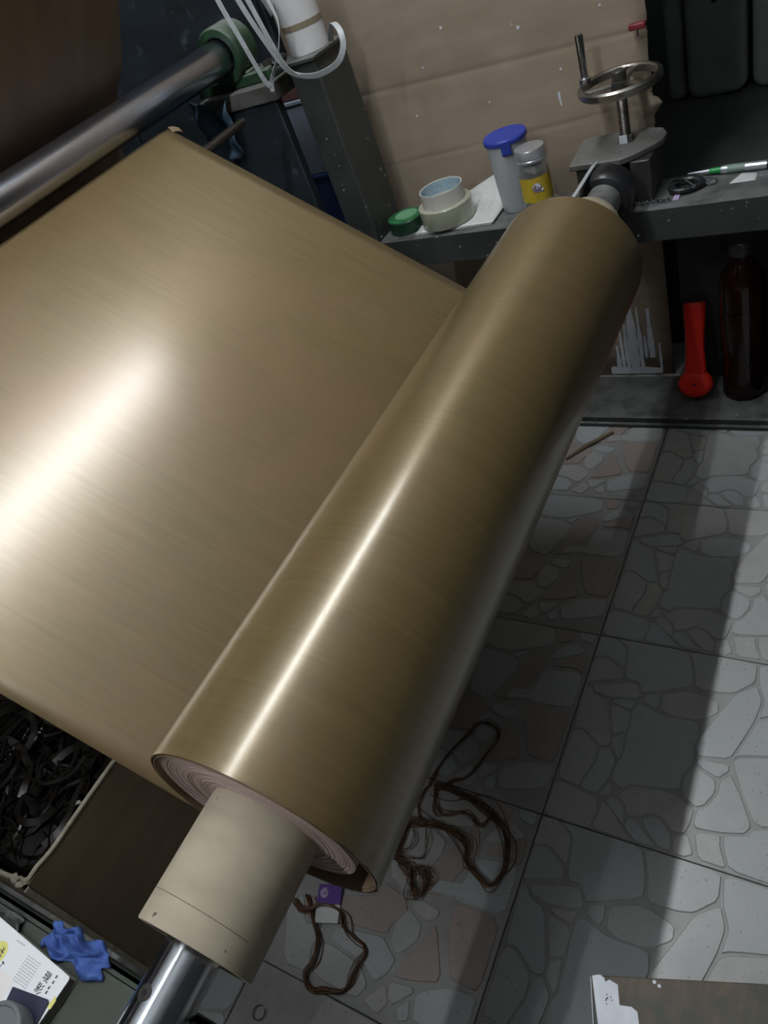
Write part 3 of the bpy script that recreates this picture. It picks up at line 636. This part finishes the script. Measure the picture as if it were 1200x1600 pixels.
# white paper roll, strap and clip on the post cap
pw = thing('white_paper_roll', 'white paper roll with a brown band standing on the grey post', 'roll', (1.632, 1.130, 1.03))
ox, oy = 1.632, 1.130
obj('paper_tube', MB().lathe([(.0445, 0), (.0455, .001), (.0475, .16), (.0465, .161), (.02, .161), (.02, 0)], (ox, oy, 1.03), 'z', 56, closed=True), M['rollw'], pw, ang=40)
obj('tape_band', MB().lathe([(.0462, .050), (.0468, .0502), (.0473, .0618), (.0466, .062)], (ox, oy, 1.03), 'z', 56, closed=True), M['band'], pw, label='brown tape band round the roll')
obj('loose_flap', MB().grid(lambda u, v: (ox-.040+.012*u-.012*v*v*.5, oy+.020+.034*u+.01*v, 1.03+.105+.045*v-.018*u), 5, 5), M['paperw'], pw, solid=.001, label='white loose flap of paper')
bt = thing('clip', 'small black metal clip beside the white paper roll on the post', 'clip', (1.585, 1.186, 1.03))
obj('clip_body', MB().tube([(1.60, 1.186, 1.039), (1.568, 1.190, 1.039)], .0085, 16), M['blackm'], bt)
obj('clip_knob', MB().lathe([(0, -.009), (.006, -.0065), (.009, 0), (.006, .0065), (0, .009)], (1.561, 1.191, 1.0392), 'z', 18), M['black'], bt)
st = thing('plastic_strap', 'white plastic strapping looped down over the grey post', 'strap', (1.55, 1.12, 1.0))
def strap(name, pts, wd, tw=0.0, up=(-1, 0, .3)):
    obj(name, MB().ribbon(smooth(pts, 7), wd, .0012, up, tw), M['strap'], st, ang=60)
strap('main_loop', [(1.50, 1.20, 1.30), (1.50, 1.172, 1.177), (1.505, 1.15, 1.095), (1.512, 1.131, 1.036), (1.52, 1.112, 1.012), (1.522, 1.062, 1.000), (1.525, 1.006, 1.010), (1.535, .984, 1.034), (1.545, .985, 1.062), (1.58, 1.02, 1.075), (1.615, 1.058, 1.045), (1.64, 1.075, 1.033)], .0125, .5)
strap('second_strand', [(1.49, 1.165, 1.30), (1.49, 1.140, 1.169), (1.495, 1.128, 1.09), (1.507, 1.122, 1.035), (1.517, 1.105, 1.008)], .012, .3)
strap('third_strand', [(1.51, 1.185, 1.30), (1.51, 1.158, 1.172), (1.51, 1.142, 1.09), (1.514, 1.128, 1.04)], .006, .2)
strap('left_strand', [(1.50, 1.235, 1.30), (1.50, 1.223, 1.19), (1.50, 1.206, 1.112), (1.505, 1.192, 1.028), (1.508, 1.184, 1.005)], .0125, .2)
strap('twisted_end', [(1.585, 1.165, 1.165), (1.545, 1.128, 1.115), (1.525, 1.132, 1.075), (1.515, 1.150, 1.045), (1.512, 1.175, 1.018), (1.510, 1.184, .995)], .009, 2.2)

# ================================================================ UNDER THE BEAM
rt = thing('red_tool', 'red plastic handle tool with a round head leaning under the beam', 'tool', (1.60, .355, .028))
base = Vector((1.640, .355, .066)); top = Vector((1.722, .3615, .258)); ax = (top-base).normalized()
sd = Vector((0, 1, 0)); sd = (sd-ax*sd.dot(ax)).normalized(); fd = ax.cross(sd)
if fd.x > 0: fd = -fd
def sec(b, rows, n=20):
    vs = []
    for c, wd, th in rows:
        for i in range(n):
            a = 2*pi*i/n; ca, sa = math.cos(a), math.sin(a)
            q = lambda v: math.copysign(abs(v)**.55, v)
            vs.append(c+sd*(wd*q(ca))+fd*(th*q(sa)))
    k = len(rows)
    fs = [(j*n+i, j*n+(i+1) % n, (j+1)*n+(i+1) % n, (j+1)*n+i) for j in range(k-1) for i in range(n)]
    fs += [tuple(range(n-1, -1, -1)), tuple((k-1)*n+i for i in range(n))]
    return b.add(vs, fs)
H_ = lambda s_: base+ax*(s_*.865)
obj('handle', sec(MB(), [(H_(.0), .020, .012), (H_(.03), .026, .014), (H_(.06), .0255, .014), (H_(.095), .0225, .014), (H_(.14), .0215, .014), (H_(.18), .0235, .0145), (H_(.215), .0255, .015), (H_(.237), .0255, .015), (H_(.243), .0235, .013)]), M['redp'], rt, ang=50)
hd = base+ax*.006
b = MB(); n = 40
prf = [(.0, .017), (.012, .0175), (.030, .016), (.040, .010), (.0425, 0), (.040, -.010), (.03, -.014), (0, -.015)]
vs = []
for r_, h in prf:
    for i in range(n):
        a = 2*pi*i/n; vs.append(hd+sd*(r_*math.cos(a))+ax*(r_*.86*math.sin(a))+fd*h)
b.add(vs, [(j*n+i, (j+1)*n+i, (j+1)*n+(i+1) % n, j*n+(i+1) % n) for j in range(len(prf)-1) for i in range(n)])
obj('round_head', b, M['redp'], rt, ang=50)
obj('hang_hole', MB().tube([H_(.2435)+fd*.004, H_(.2405)+fd*.004], .0045, 14), M['black'], rt)
obj('rivet', MB().tube([hd+fd*.0178, hd+fd*.0165], .0035, 12), M['blackm'], rt)
obj('grey_spine', MB().box(-1, -1, -1, -1, -1, -1) and MB().tube([H_(.03)+sd*.0235-fd*.006, H_(.10)+sd*.021-fd*.006, H_(.16)+sd*.0205-fd*.006], .005, 10), M['gey'], rt, label='thin grey edge on its left side')
bo = thing('dark_bottle', 'tall dark red bottle standing under the beam at the right', 'bottle', (1.68, .262, .028))
bx, by = 1.672, .246
obj('glass', MB().lathe([(0, .001), (.044, .001), (.049, .008), (.049, .305), (.045, .335), (.026, .362), (.022, .37), (.022, .39), (0, .39)], (bx, by, .028), 'z', 56), M['oil'], bo)
obj('cap', MB().lathe([(.026, .383), (.027, .385), (.027, .412), (.025, .415), (0, .415)], (bx, by, .028), 'z', 32), M['blackm'], bo)
obj('label', MB().lathe([(.0494, .10), (.0497, .101), (.0497, .25), (.0494, .251)], (bx, by, .028), 'z', 56, closed=True), M['oil'], bo, label='dark red label')

# ================================================================ DARK BACKGROUND
mt = thing('machine_table', 'dark machine table right of the cardboard', 'table', (2.4, 0, 0))  # dark through its own even paint colour
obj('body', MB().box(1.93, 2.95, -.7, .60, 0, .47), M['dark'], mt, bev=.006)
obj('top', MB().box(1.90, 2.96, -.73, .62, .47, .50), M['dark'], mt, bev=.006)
obj('dark_infill', MB().box(1.745, 1.93, -.7, .40, 0, .44), M['dark'], mt, bev=.006)  # dark box added so that no lit floor shows behind the sill
def canister(label, y0, y1, xa=2.40, h=.42):
    t = thing('canister', label, 'canister', (xa+.1, (y0+y1)/2, .50), 'grey-green canisters on the dark table')
    rc = min(.035, (y1-y0)*.4); pts = []
    for (cy, cz, a0) in ((y0+rc, .50+rc, 180), (y1-rc, .50+rc, 270), (y1-.02, .50+h-.02, 0), (y0+.02, .50+h-.02, 90)):
        rr = rc if cz < .6 else min(.02, rc)
        pts += [(cy+rr*math.cos(math.radians(a0+k*15)), cz+rr*math.sin(math.radians(a0+k*15))) for k in range(7)]
    obj('shell', MB().prism(pts, 0, .22, fr=lambda a, c, h_: (xa+h_, a, c)), M['canister'], t, bev=.014, seg=4)
    ym = (y0+y1)/2
    if y1-y0 > .1: obj('grip_slot', MB().box(xa-.002, xa+.01, ym-.007, ym+.007, .733, .742), M['black'], t, bev=.002)
    obj('cap', MB().lathe([(.02, 0), (.02, .025), (.018, .028)], (xa+.11, ym, .50+h), 'z', 20), M['black'], t)
canister('broad grey-green canister with a dark slot, right of the handwheel', .332, .486)
canister('grey-green canister cut off by the right edge of the photo', .165, .320)
canister('narrow grey-green canister nearest the cardboard edge', .494, .545, 2.42)
ca = thing('machine_casing', 'dark blue-green steel cabinet behind the steel roller', 'casing', (2.1, 2.0, 0))  # the machine's side plate, boxed out deeper with added front plates
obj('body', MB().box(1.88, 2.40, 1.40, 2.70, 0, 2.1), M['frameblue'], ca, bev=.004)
for y in (1.41, 2.055): obj('front_plate', MB().box(1.866, 1.88, y, y+.635, .06, 2.08), M['frameblue'], ca, bev=.003)
for nm, lb, x0, x1, y0, y1, z0, z1, mm in (('blue_crate', 'dark blue plastic crate low in the gap between the two posts', 1.80, 1.858, 1.326, 1.46, 0, .70, 'bluebox'),
        ('grey_box', 'blue-grey plastic box in the gap between the two posts', 1.80, 1.858, 1.328, 1.45, .70, .90, 'greybox'), ('small_carton', 'reddish carton topmost in the gap between the two posts', 1.80, 1.858, 1.33, 1.44, .90, 1.00, 'carton')):
    t = thing(nm, lb, 'box', ((x0+x1)/2, (y0+y1)/2, z0))
    obj('body', MB().box(x0, x1, y0, y1, z0, z1-.012), M[mm], t, bev=.004)
    obj('lid', MB().box(x0-.004, x1+.004, y0-.004, y1+.004, z1-.012, z1), M[mm], t, bev=.003)
# rag hanging from the dark post
def rag_fn(u, v):
    y = 1.345+.115*u; z = 1.0-.115*v-.02*math.sin(u*5)
    return (1.533-.012*math.sin(u*9+v*2)-.006*math.sin(v*11+u*3)-.012*v, y, z)
obj('hanging_rag', MB().grid(rag_fn, 20, 16), M['clothd'], label='dark blue rag hanging below the end of the steel roller', cat='rag', solid=.002, ang=60)

# ================================================================ CARDBOARD BOX OF FILM TRIM
bxg = thing('cardboard_box', 'open brown cardboard box under the paper sheet', 'box', (.3, 1.2, 0))
BX0, BX1, BY0, BY1, BZ = -.010, .62, .920, 1.48, .45
def wall_box(a, c, z0=0.0): return MB()
th = .005
def slab(p, q, r_, s_, nrm):
    b = MB(); n = Vector(nrm)*th
    vs = [Vector(k) for k in (p, q, r_, s_)]; vs += [k+n for k in vs]
    b.add(vs, [(0,1,2,3),(7,6,5,4),(0,4,5,1),(1,5,6,2),(2,6,7,3),(3,7,4,0)]); return b
obj('front_panel', slab((BX0-.018, BY0-.01, 0), (BX1, BY0-.01, 0), (BX1, BY0, BZ), (BX0, BY0, BZ), (0, 1, 0)), M['boxcard'], bxg)
obj('back_panel', slab((BX0, BY1, 0), (BX1, BY1, 0), (BX1, BY1, BZ), (BX0, BY1, BZ), (0, -1, 0)), M['boxcard'], bxg)
obj('side_panel', slab((BX0-.018, BY0-.01, 0), (BX0-.018, BY1, 0), (BX0, BY1, BZ), (BX0, BY0, BZ), (1, 0, 0)), M['boxcard'], bxg)
obj('side_panel', slab((BX1, BY0, 0), (BX1, BY1, 0), (BX1, BY1, BZ), (BX1, BY0, BZ), (-1, 0, 0)), M['boxcard'], bxg)
obj('bottom_panel', MB().box(BX0-.01, BX1, BY0, BY1, .001, .006), M['boxcard'], bxg)
# pale cut edge of the rim, roughed up at the corner
rim = smooth([(BX0+.003, 1.47, BZ), (BX0+.004, 1.2, BZ+.001), (BX0+.003, 1.03, BZ-.003), (BX0+.001, .98, BZ+.002), (BX0+.006, .945, BZ-.002), (BX0+.010, .926, BZ+.002), (BX0+.03, .923, BZ+.004), (.05, .9225, BZ), (.12, .9225, BZ+.001), (.3, .9225, BZ), (.61, .9225, BZ)], 6)
obj('rim', MB().tube(rim, .0036, 8), M['boxrim'], bxg, label='pale cut rim of the box')
b = MB()
for k in range(2):
    b.grid(lambda u, v: (BX0-.003+.012*u+.002*math.sin(7*v+k), .960-.016*k-.022*v, BZ+.0015+.003*math.sin(5*u+k)+.002*v), 4, 4)
obj('frayed_flap', b, M['boxrim'], bxg, solid=.001, label='frayed pale paper at the box corner')
obj('edge_strip', MB().ribbon([(BX0-.0175, BY0-.012, .005), (BX0-.0005, BY0-.002, BZ)], .008, .003, (0, -1, 0)), M['boxrim'], bxg, label='pale corner edge of the box')
# the trim inside: uncountable curled strips on a mound
rnd = random.Random(11)
b = MB()
def mound(x, y):
    return .30 + .05*math.sin(x*7+1)*math.sin(y*6) 
b.grid(lambda u, v: (BX0+.012+(BX1-BX0-.03)*u, BY0+.012+(BY1-BY0-.03)*v, mound(BX0+.01+.6*u, BY0+.55*v)), 16, 16)
for i in range(420):
    x, y = rnd.uniform(.02, .50), rnd.uniform(.96, 1.40); z = mound(x, y)+rnd.uniform(-.01, .05)
    pts = []; a = rnd.uniform(0, 6.28); k = rnd.uniform(-1.2, 1.2)
    for q in range(7):
        pts.append((min(max(x, .006), .60), min(max(y, .935), 1.46), z)); a += k*rnd.uniform(.3, 1); x += .03*math.cos(a); y += .03*math.sin(a); z += rnd.uniform(-.012, .012)
    b.ribbon(smooth(pts, 3), rnd.choice((.004, .006, .012)), .0006, (rnd.uniform(-1, 1), rnd.uniform(-1, 1), 1), rnd.uniform(-2, 2))
obj('film_trim', b, M['film'], label='tangle of dark curled film trimmings filling the cardboard box', cat='film scraps', kind='stuff', ang=60)

# ================================================================ BROWN STRANDS ON THE FLOOR
def strands(b, pts, cnt, spread, r, zlift=.006, seed=1, closed=False, thick=None):
    rnd = random.Random(seed)
    base = smooth([(p[0], p[1], .004) for p in pts], 5, closed)
    n = len(base)
    for c in range(cnt):
        ph, ph2 = rnd.uniform(0, 6.28), rnd.uniform(0, 6.28); dx, dy = rnd.gauss(0, spread), rnd.gauss(0, spread)
        lift = rnd.uniform(.2, 1)*zlift
        P = []
        for i, q in enumerate(base):
            f = i/n
            wv = math.sin(f*9+ph)*.5+.5*math.sin(f*17+ph2)
            P.append((q.x+dx*wv*1.3+spread*.3*math.sin(f*31+ph), q.y+dy*wv*1.3, r+.001+lift*(1+.6*math.sin(f*11+ph))))
        b.tube(P, r, 5, closed=closed)
sk = thing('strand_skein', 'long looped skein of brown film strands on the floor right of the roll', 'strands', (.45, .55, 0))
b = MB(); strands(b, h1, 8, .0035, .0008, seed=1); obj('upper_loop', b, M['hair'], sk, ang=80)
b = MB(); strands(b, h2, 15, .0058, .0009, .010, seed=2); obj('long_loop', b, M['hair'], sk, ang=80)
b = MB(); strands(b, h4, 8, .004, .0008, .004, seed=4); strands(b, h6, 6, .003, .0008, seed=6); obj('inner_loop', b, M['hair'], sk, ang=80)
sk2 = thing('strand_curl', 'small tight curl of brown film strands just below the roll edge', 'strands', (.31, .60, 0))
b = MB(); strands(b, h3, 14, .0055, .0009, .012, seed=3); obj('thick_curl', b, M['hair'], sk2, ang=80)
b = MB(); strands(b, h5, 2, .002, .0009, .014, seed=5); obj('thin_ring', b, M['hair'], sk2, ang=80)
sk3 = thing('strand_loop', 'pear-shaped loop of brown film strands on the tiles below the core', 'strands', (.13, .69, 0))
b = MB(); strands(b, k1, 12, .0048, .0009, .008, seed=8); obj('loop', b, M['hair'], sk3, ang=80)
# small floor litter
pk = thing('sachet', 'small purple and white sachet lying on the floor under the roll', 'sachet', (.207, .72, 0))
q = [Vector((.224, .757, .004)), Vector((.238, .712, .004)), Vector((.178, .690, .004)), Vector((.164, .733, .004))]
def quad(b, a, c, z): # sub-quad along the length
    p = [q[0].lerp(q[3], a), q[1].lerp(q[2], a), q[1].lerp(q[2], c), q[0].lerp(q[3], c)]
    vs = [(k.x, k.y, .001) for k in p]+[(k.x, k.y, z) for k in p]
    return b.add(vs, [(0,1,2,3),(7,6,5,4),(0,4,5,1),(1,5,6,2),(2,6,7,3),(3,7,4,0)])
obj('printed_half', quad(MB(), 0, .52, .0075), M['purple'], pk, bev=.001, label='purple printed half')
obj('white_half', quad(MB(), .52, 1, .006), M['paperw'], pk, bev=.001, label='white half')
c = q[0].lerp(q[3], .25).lerp(q[1].lerp(q[2], .25), .3)
b = MB()
b.tube([(c.x+.0085*(1-k/40)*math.cos(k*.5), c.y+.0085*(1-k/40)*math.sin(k*.5), .0082) for k in range(34)], .0013, 5)
obj('swirl_mark', b, M['lilac'], pk, label='lilac swirl mark')
obj('wire_ring', MB().tube([(.0075+.011*math.cos(k*pi/14), .758+.011*math.sin(k*pi/14), .0018) for k in range(26)], .0009, 6), M['blackm'], label='tiny dark wire ring on the floor beside the chrome shaft', cat='ring')
obj('wood_sliver', MB().tube([(1.405, .640, .005), (1.46, .60, .006), (1.52, .545, .005)], [.003, .0055, .004], 6), M['stick'], label='thin wooden sliver on the floor by the sill', cat='stick')

# ================================================================ NEAR LEFT: BOOKLET, CLOTH, TIN
bk = thing('booklet', 'thick white booklet with black lettering at the lower left corner', 'booklet', (-.12, .72, ZB))
ZK = .598
c0, c1 = Vector((-.0525, .6305)), Vector((-.0434, .7697)); ey = (c1-c0).normalized(); ex = Vector((-ey.y, ey.x))   # ex: -x side
if ex.x > 0: ex = -ex
def bkp(a, c, h): p = c0+ey*a+ex*c; return (p.x, p.y, h)
rc = .006
ol = [(0+.002, .0), (.19, 0), (.19, .135), (0, .135), (0, .004)]
obj('pages', MB().prism([(.0015, .0012), (.189, .0012), (.189, .134), (.0015, .134)], ZB+.0012, ZK-.0012, fr=bkp), M['olive'], bk)
obj('cover', MB().prism([(.0, .003), (.0009, .0009), (.003, 0), (.19, 0), (.19, .135), (.0, .135)], ZK-.0012, ZK, fr=bkp), M['cover'], bk, label='white glossy front cover')
obj('back_cover', MB().prism([(.0, .003), (.0009, .0009), (.003, 0), (.19, 0), (.19, .135), (.0, .135)], ZB, ZB+.0012, fr=bkp), M['olive'], bk)
b = MB()
def stroke(pts, wd=.0011): b.ribbon([bkp(a, c, ZK+.0002) for a, c in pts], wd, .0003)
def loc(x, y):     # world -> booklet coords
    d = Vector((x, y))-c0; return (d.dot(ey), d.dot(ex))
def glyph(cx_, cy_, s_, strokes):
    global b
    b = MB()
    # glyph box: reading direction 'right' = toward -ey, 'down' = +ex
    a0, b0 = loc(cx_, cy_)
    for st_ in strokes: stroke([(a0-(px-.5)*s_, b0+(py-.5)*s_) for px, py in st_], .0008)
    obj('character', b, M['ink'], bk)
g1 = [[(.1,.12),(.45,.12)],[(.1,.42),(.45,.42)],[(.05,.78),(.48,.7)],[(.27,.12),(.27,.75)],[(.55,.08),(.55,.58),(.9,.58)],[(.55,.08),(.9,.08),(.9,.58)],[(.55,.25),(.9,.25)],[(.55,.42),(.9,.42)],[(.66,.58),(.6,.8),(.45,.98)],[(.78,.58),(.78,.9),(.98,.92),(.98,.8)]]
g2 = [[(.1,.1),(.1,.45),(.5,.45)],[(.1,.1),(.5,.1),(.5,.45)],[(.1,.27),(.5,.27)],[(.05,.55),(.58,.55)],[(.3,.45),(.3,.95)],[(.15,.65),(.05,.9)],[(.45,.65),(.55,.85)],[(.95,.05),(.65,.3)],[(.95,.35),(.65,.62)],[(1,.65),(.6,1)]]
glyph(-.0630, .6588, .0098, g1); glyph(-.0745, .6590, .0100, g2)
for x, y in ((-.0587, .6472), (-.0638, .6469), (-.0694, .648), (-.0738, .6475)):
    glyph(x, y, .0030, [[(.1,.2),(.9,.2)],[(.5,0),(.5,1)],[(.1,.7),(.9,.7)]])
glyph(-.0685, .7350, .013, [[(.3,.1),(.5,.3),(.35,.55)],[(.2,.35),(.75,.45)],[(.55,.1),(.6,.9)],[(.3,.75),(.8,.7)]])
glyph(-.0770, .7240, .009, [[(.2,.2),(.8,.3)],[(.5,.1),(.45,.9)]])
b = MB(); rnd = random.Random(4)
for r_ in range(10):
    x = -.0575-.0026*r_
    for q_ in range(7):
        y = .699-.0034*q_-.0002*r_
        a, c = loc(x, y); stroke([(a, c), (a-.0024*rnd.uniform(.6, 1), c)], .0010)
for q_ in range(4):
    a, c = loc(-.052, .716-.004*q_+.01); stroke([(a, c), (a-.0026, c)], .0012)
obj('small_print', b, M['inkgrey'], bk, label='grey lines of small print')
b = MB(); a0, b0 = loc(-.0700, .7390)
b.prism([(a0+.0115*math.cos(k*.2618), b0+.0115*math.sin(k*.2618)) for k in range(24)], ZK, ZK+.00015, fr=bkp)
obj('yellow_spot', b, M['yell2'], bk, label='pale yellow printed disc'); b = MB()
a1, b1 = loc(-.0715, .6335); a2, b2 = loc(-.083, .631); 
b.prism([(a1+.0015, b1), (a1+.0015, b2), (a1-.0035, b2), (a1-.0035, b1+.003)], ZK, ZK+.00015, fr=bkp)
obj('yellow_patch', b, M['yell2'], bk, label='yellow printed corner')
b = MB(); a0, b0 = loc(-.085, .70)
b.prism([(a0-.005, b0-.004), (a0+.08, b0-.004), (a0+.08, b0+.05), (a0-.005, b0+.05)], ZK, ZK+.0001, fr=bkp)
obj('pink_patch', b, M['pink'], bk, label='pale pink printed area')
b = MB().prism([(-.0858, .6905), (-.0775, .6395), (-.0792, .6362), (-.125, .632), (-.128, .680)], ZK+.0003, ZK+.0022)
obj('navy_card', b, M['navy'], label='dark navy card lying on the white booklet', cat='card', bev=.0006)
tn = thing('tin_lid', 'round grey tin on the booklet at the very corner of the photo', 'tin', (-.125, .655, ZK+.0022))
obj('tin_body', MB().lathe([(.030, 0), (.0315, .002), (.0315, .020), (.0305, .0215), (.027, .0218), (.026, .0205), (0, .0205)], (-.1235, .655, ZK+.0022), 'z', 48), M['gey'], tn, ang=25)
def cloth_fn(u, v):
    y = .700-.095*u; x = -.046+.030*v
    lump = math.sin(pi*min(1, max(0, u)))**.5*math.sin(pi*min(1, max(0, v)))**.5
    z = ZB+.0022+lump*(.008+.007*math.sin(u*9+v*5)+.004*math.sin(u*23-v*13)+.003*math.sin(v*21+u*6))
    return (x+.004*math.sin(u*14+v*3), y+.005*math.sin(v*11+u*4), max(z, ZB+.0015))
obj('blue_cloth', MB().grid(cloth_fn, 40, 20), M['cloth'], label='crumpled blue cloth beside the white booklet', cat='cloth', solid=.0012, ang=50)
def wrap_fn(u, v):
    return (-.062+.026*v+.004*math.sin(u*9), .85-.11*u+.004*math.sin(v*9), ZB+.0015+.006*abs(math.sin(u*8+v*5))+.002*abs(math.sin(v*23+u*4)))
obj('plastic_film', MB().grid(wrap_fn, 24, 12), M['filmgrey'], label='crumpled grey plastic film on the bench behind the white booklet', cat='plastic film', solid=.0006, ang=40)

# ================================================================ LOW STOOL, bottom right
so = thing('low_stool', 'worn wooden plank stool with white paint at the bottom right', 'stool', (.2, .12, 0))
ZS = .25
o2 = Vector((.2130, .2145)); e1 = (Vector((.2774, .0268))-o2).normalized(); e2 = Vector((e1.y, -e1.x))
if e2.x > 0: e2 = -e2
def stp(a, c, h): p = o2+e1*a+e2*c; return (p.x, p.y, h)
pkm = obj('seat_plank', MB().prism([(0, 0), (.235, 0), (.235, .30), (0, .30)], ZS-.024, ZS, fr=stp), M['wood'], so, bev=.0015)
for a, c in ((.02, .03), (.19, .03), (.02, .25), (.19, .25)):
    obj('leg', MB().prism([(a, c), (a+.028, c), (a+.028, c+.028), (a, c+.028)], 0, ZS-.024, fr=stp), M['wood'], so, bev=.002)
pp = [(.2172, .2042), (.2155, .1985), (.2118, .1962), (.216, .1924), (.2144, .1818), (.1944, .1748), (.1979, .1617), (.1954, .1543), (.1836, .1497), (.16, .138), (.13, .125), (.12, .172), (.1653, .1927), (.2125, .2125)]
b = MB().prism(pp, ZS, ZS+.0006)
obj('paint_patch', b, M['white'], pkm, label='white paint patch on the plank corner')
obj('painted_side', MB().prism([(-.0008, .002), (.0, .002), (.0, .298), (-.0008, .298)], ZS-.022, ZS-.001, fr=stp), M['white'], pkm, label='white painted left edge')
for x, y in ((.233, .143), (.231, .137), (.186, .092)):
    b = MB().prism([(x+.0022*math.cos(k), y+.0022*math.sin(k)) for k in range(6)], ZS, ZS+.0006)
    obj('paint_spot', b, M['white'], pkm)
b = MB(); rnd = random.Random(6)
for k in range(8):
    x, y = .196+rnd.uniform(-.006, .006), .187+rnd.uniform(-.006, .006)
    b.prism([(x+.0008*math.cos(q_), y+.0008*math.sin(q_)) for q_ in range(6)], ZS+.0006, ZS+.0009)
obj('paint_pits', b, M['ink'], pkm, label='dark pits in the white paint', kind='stuff')
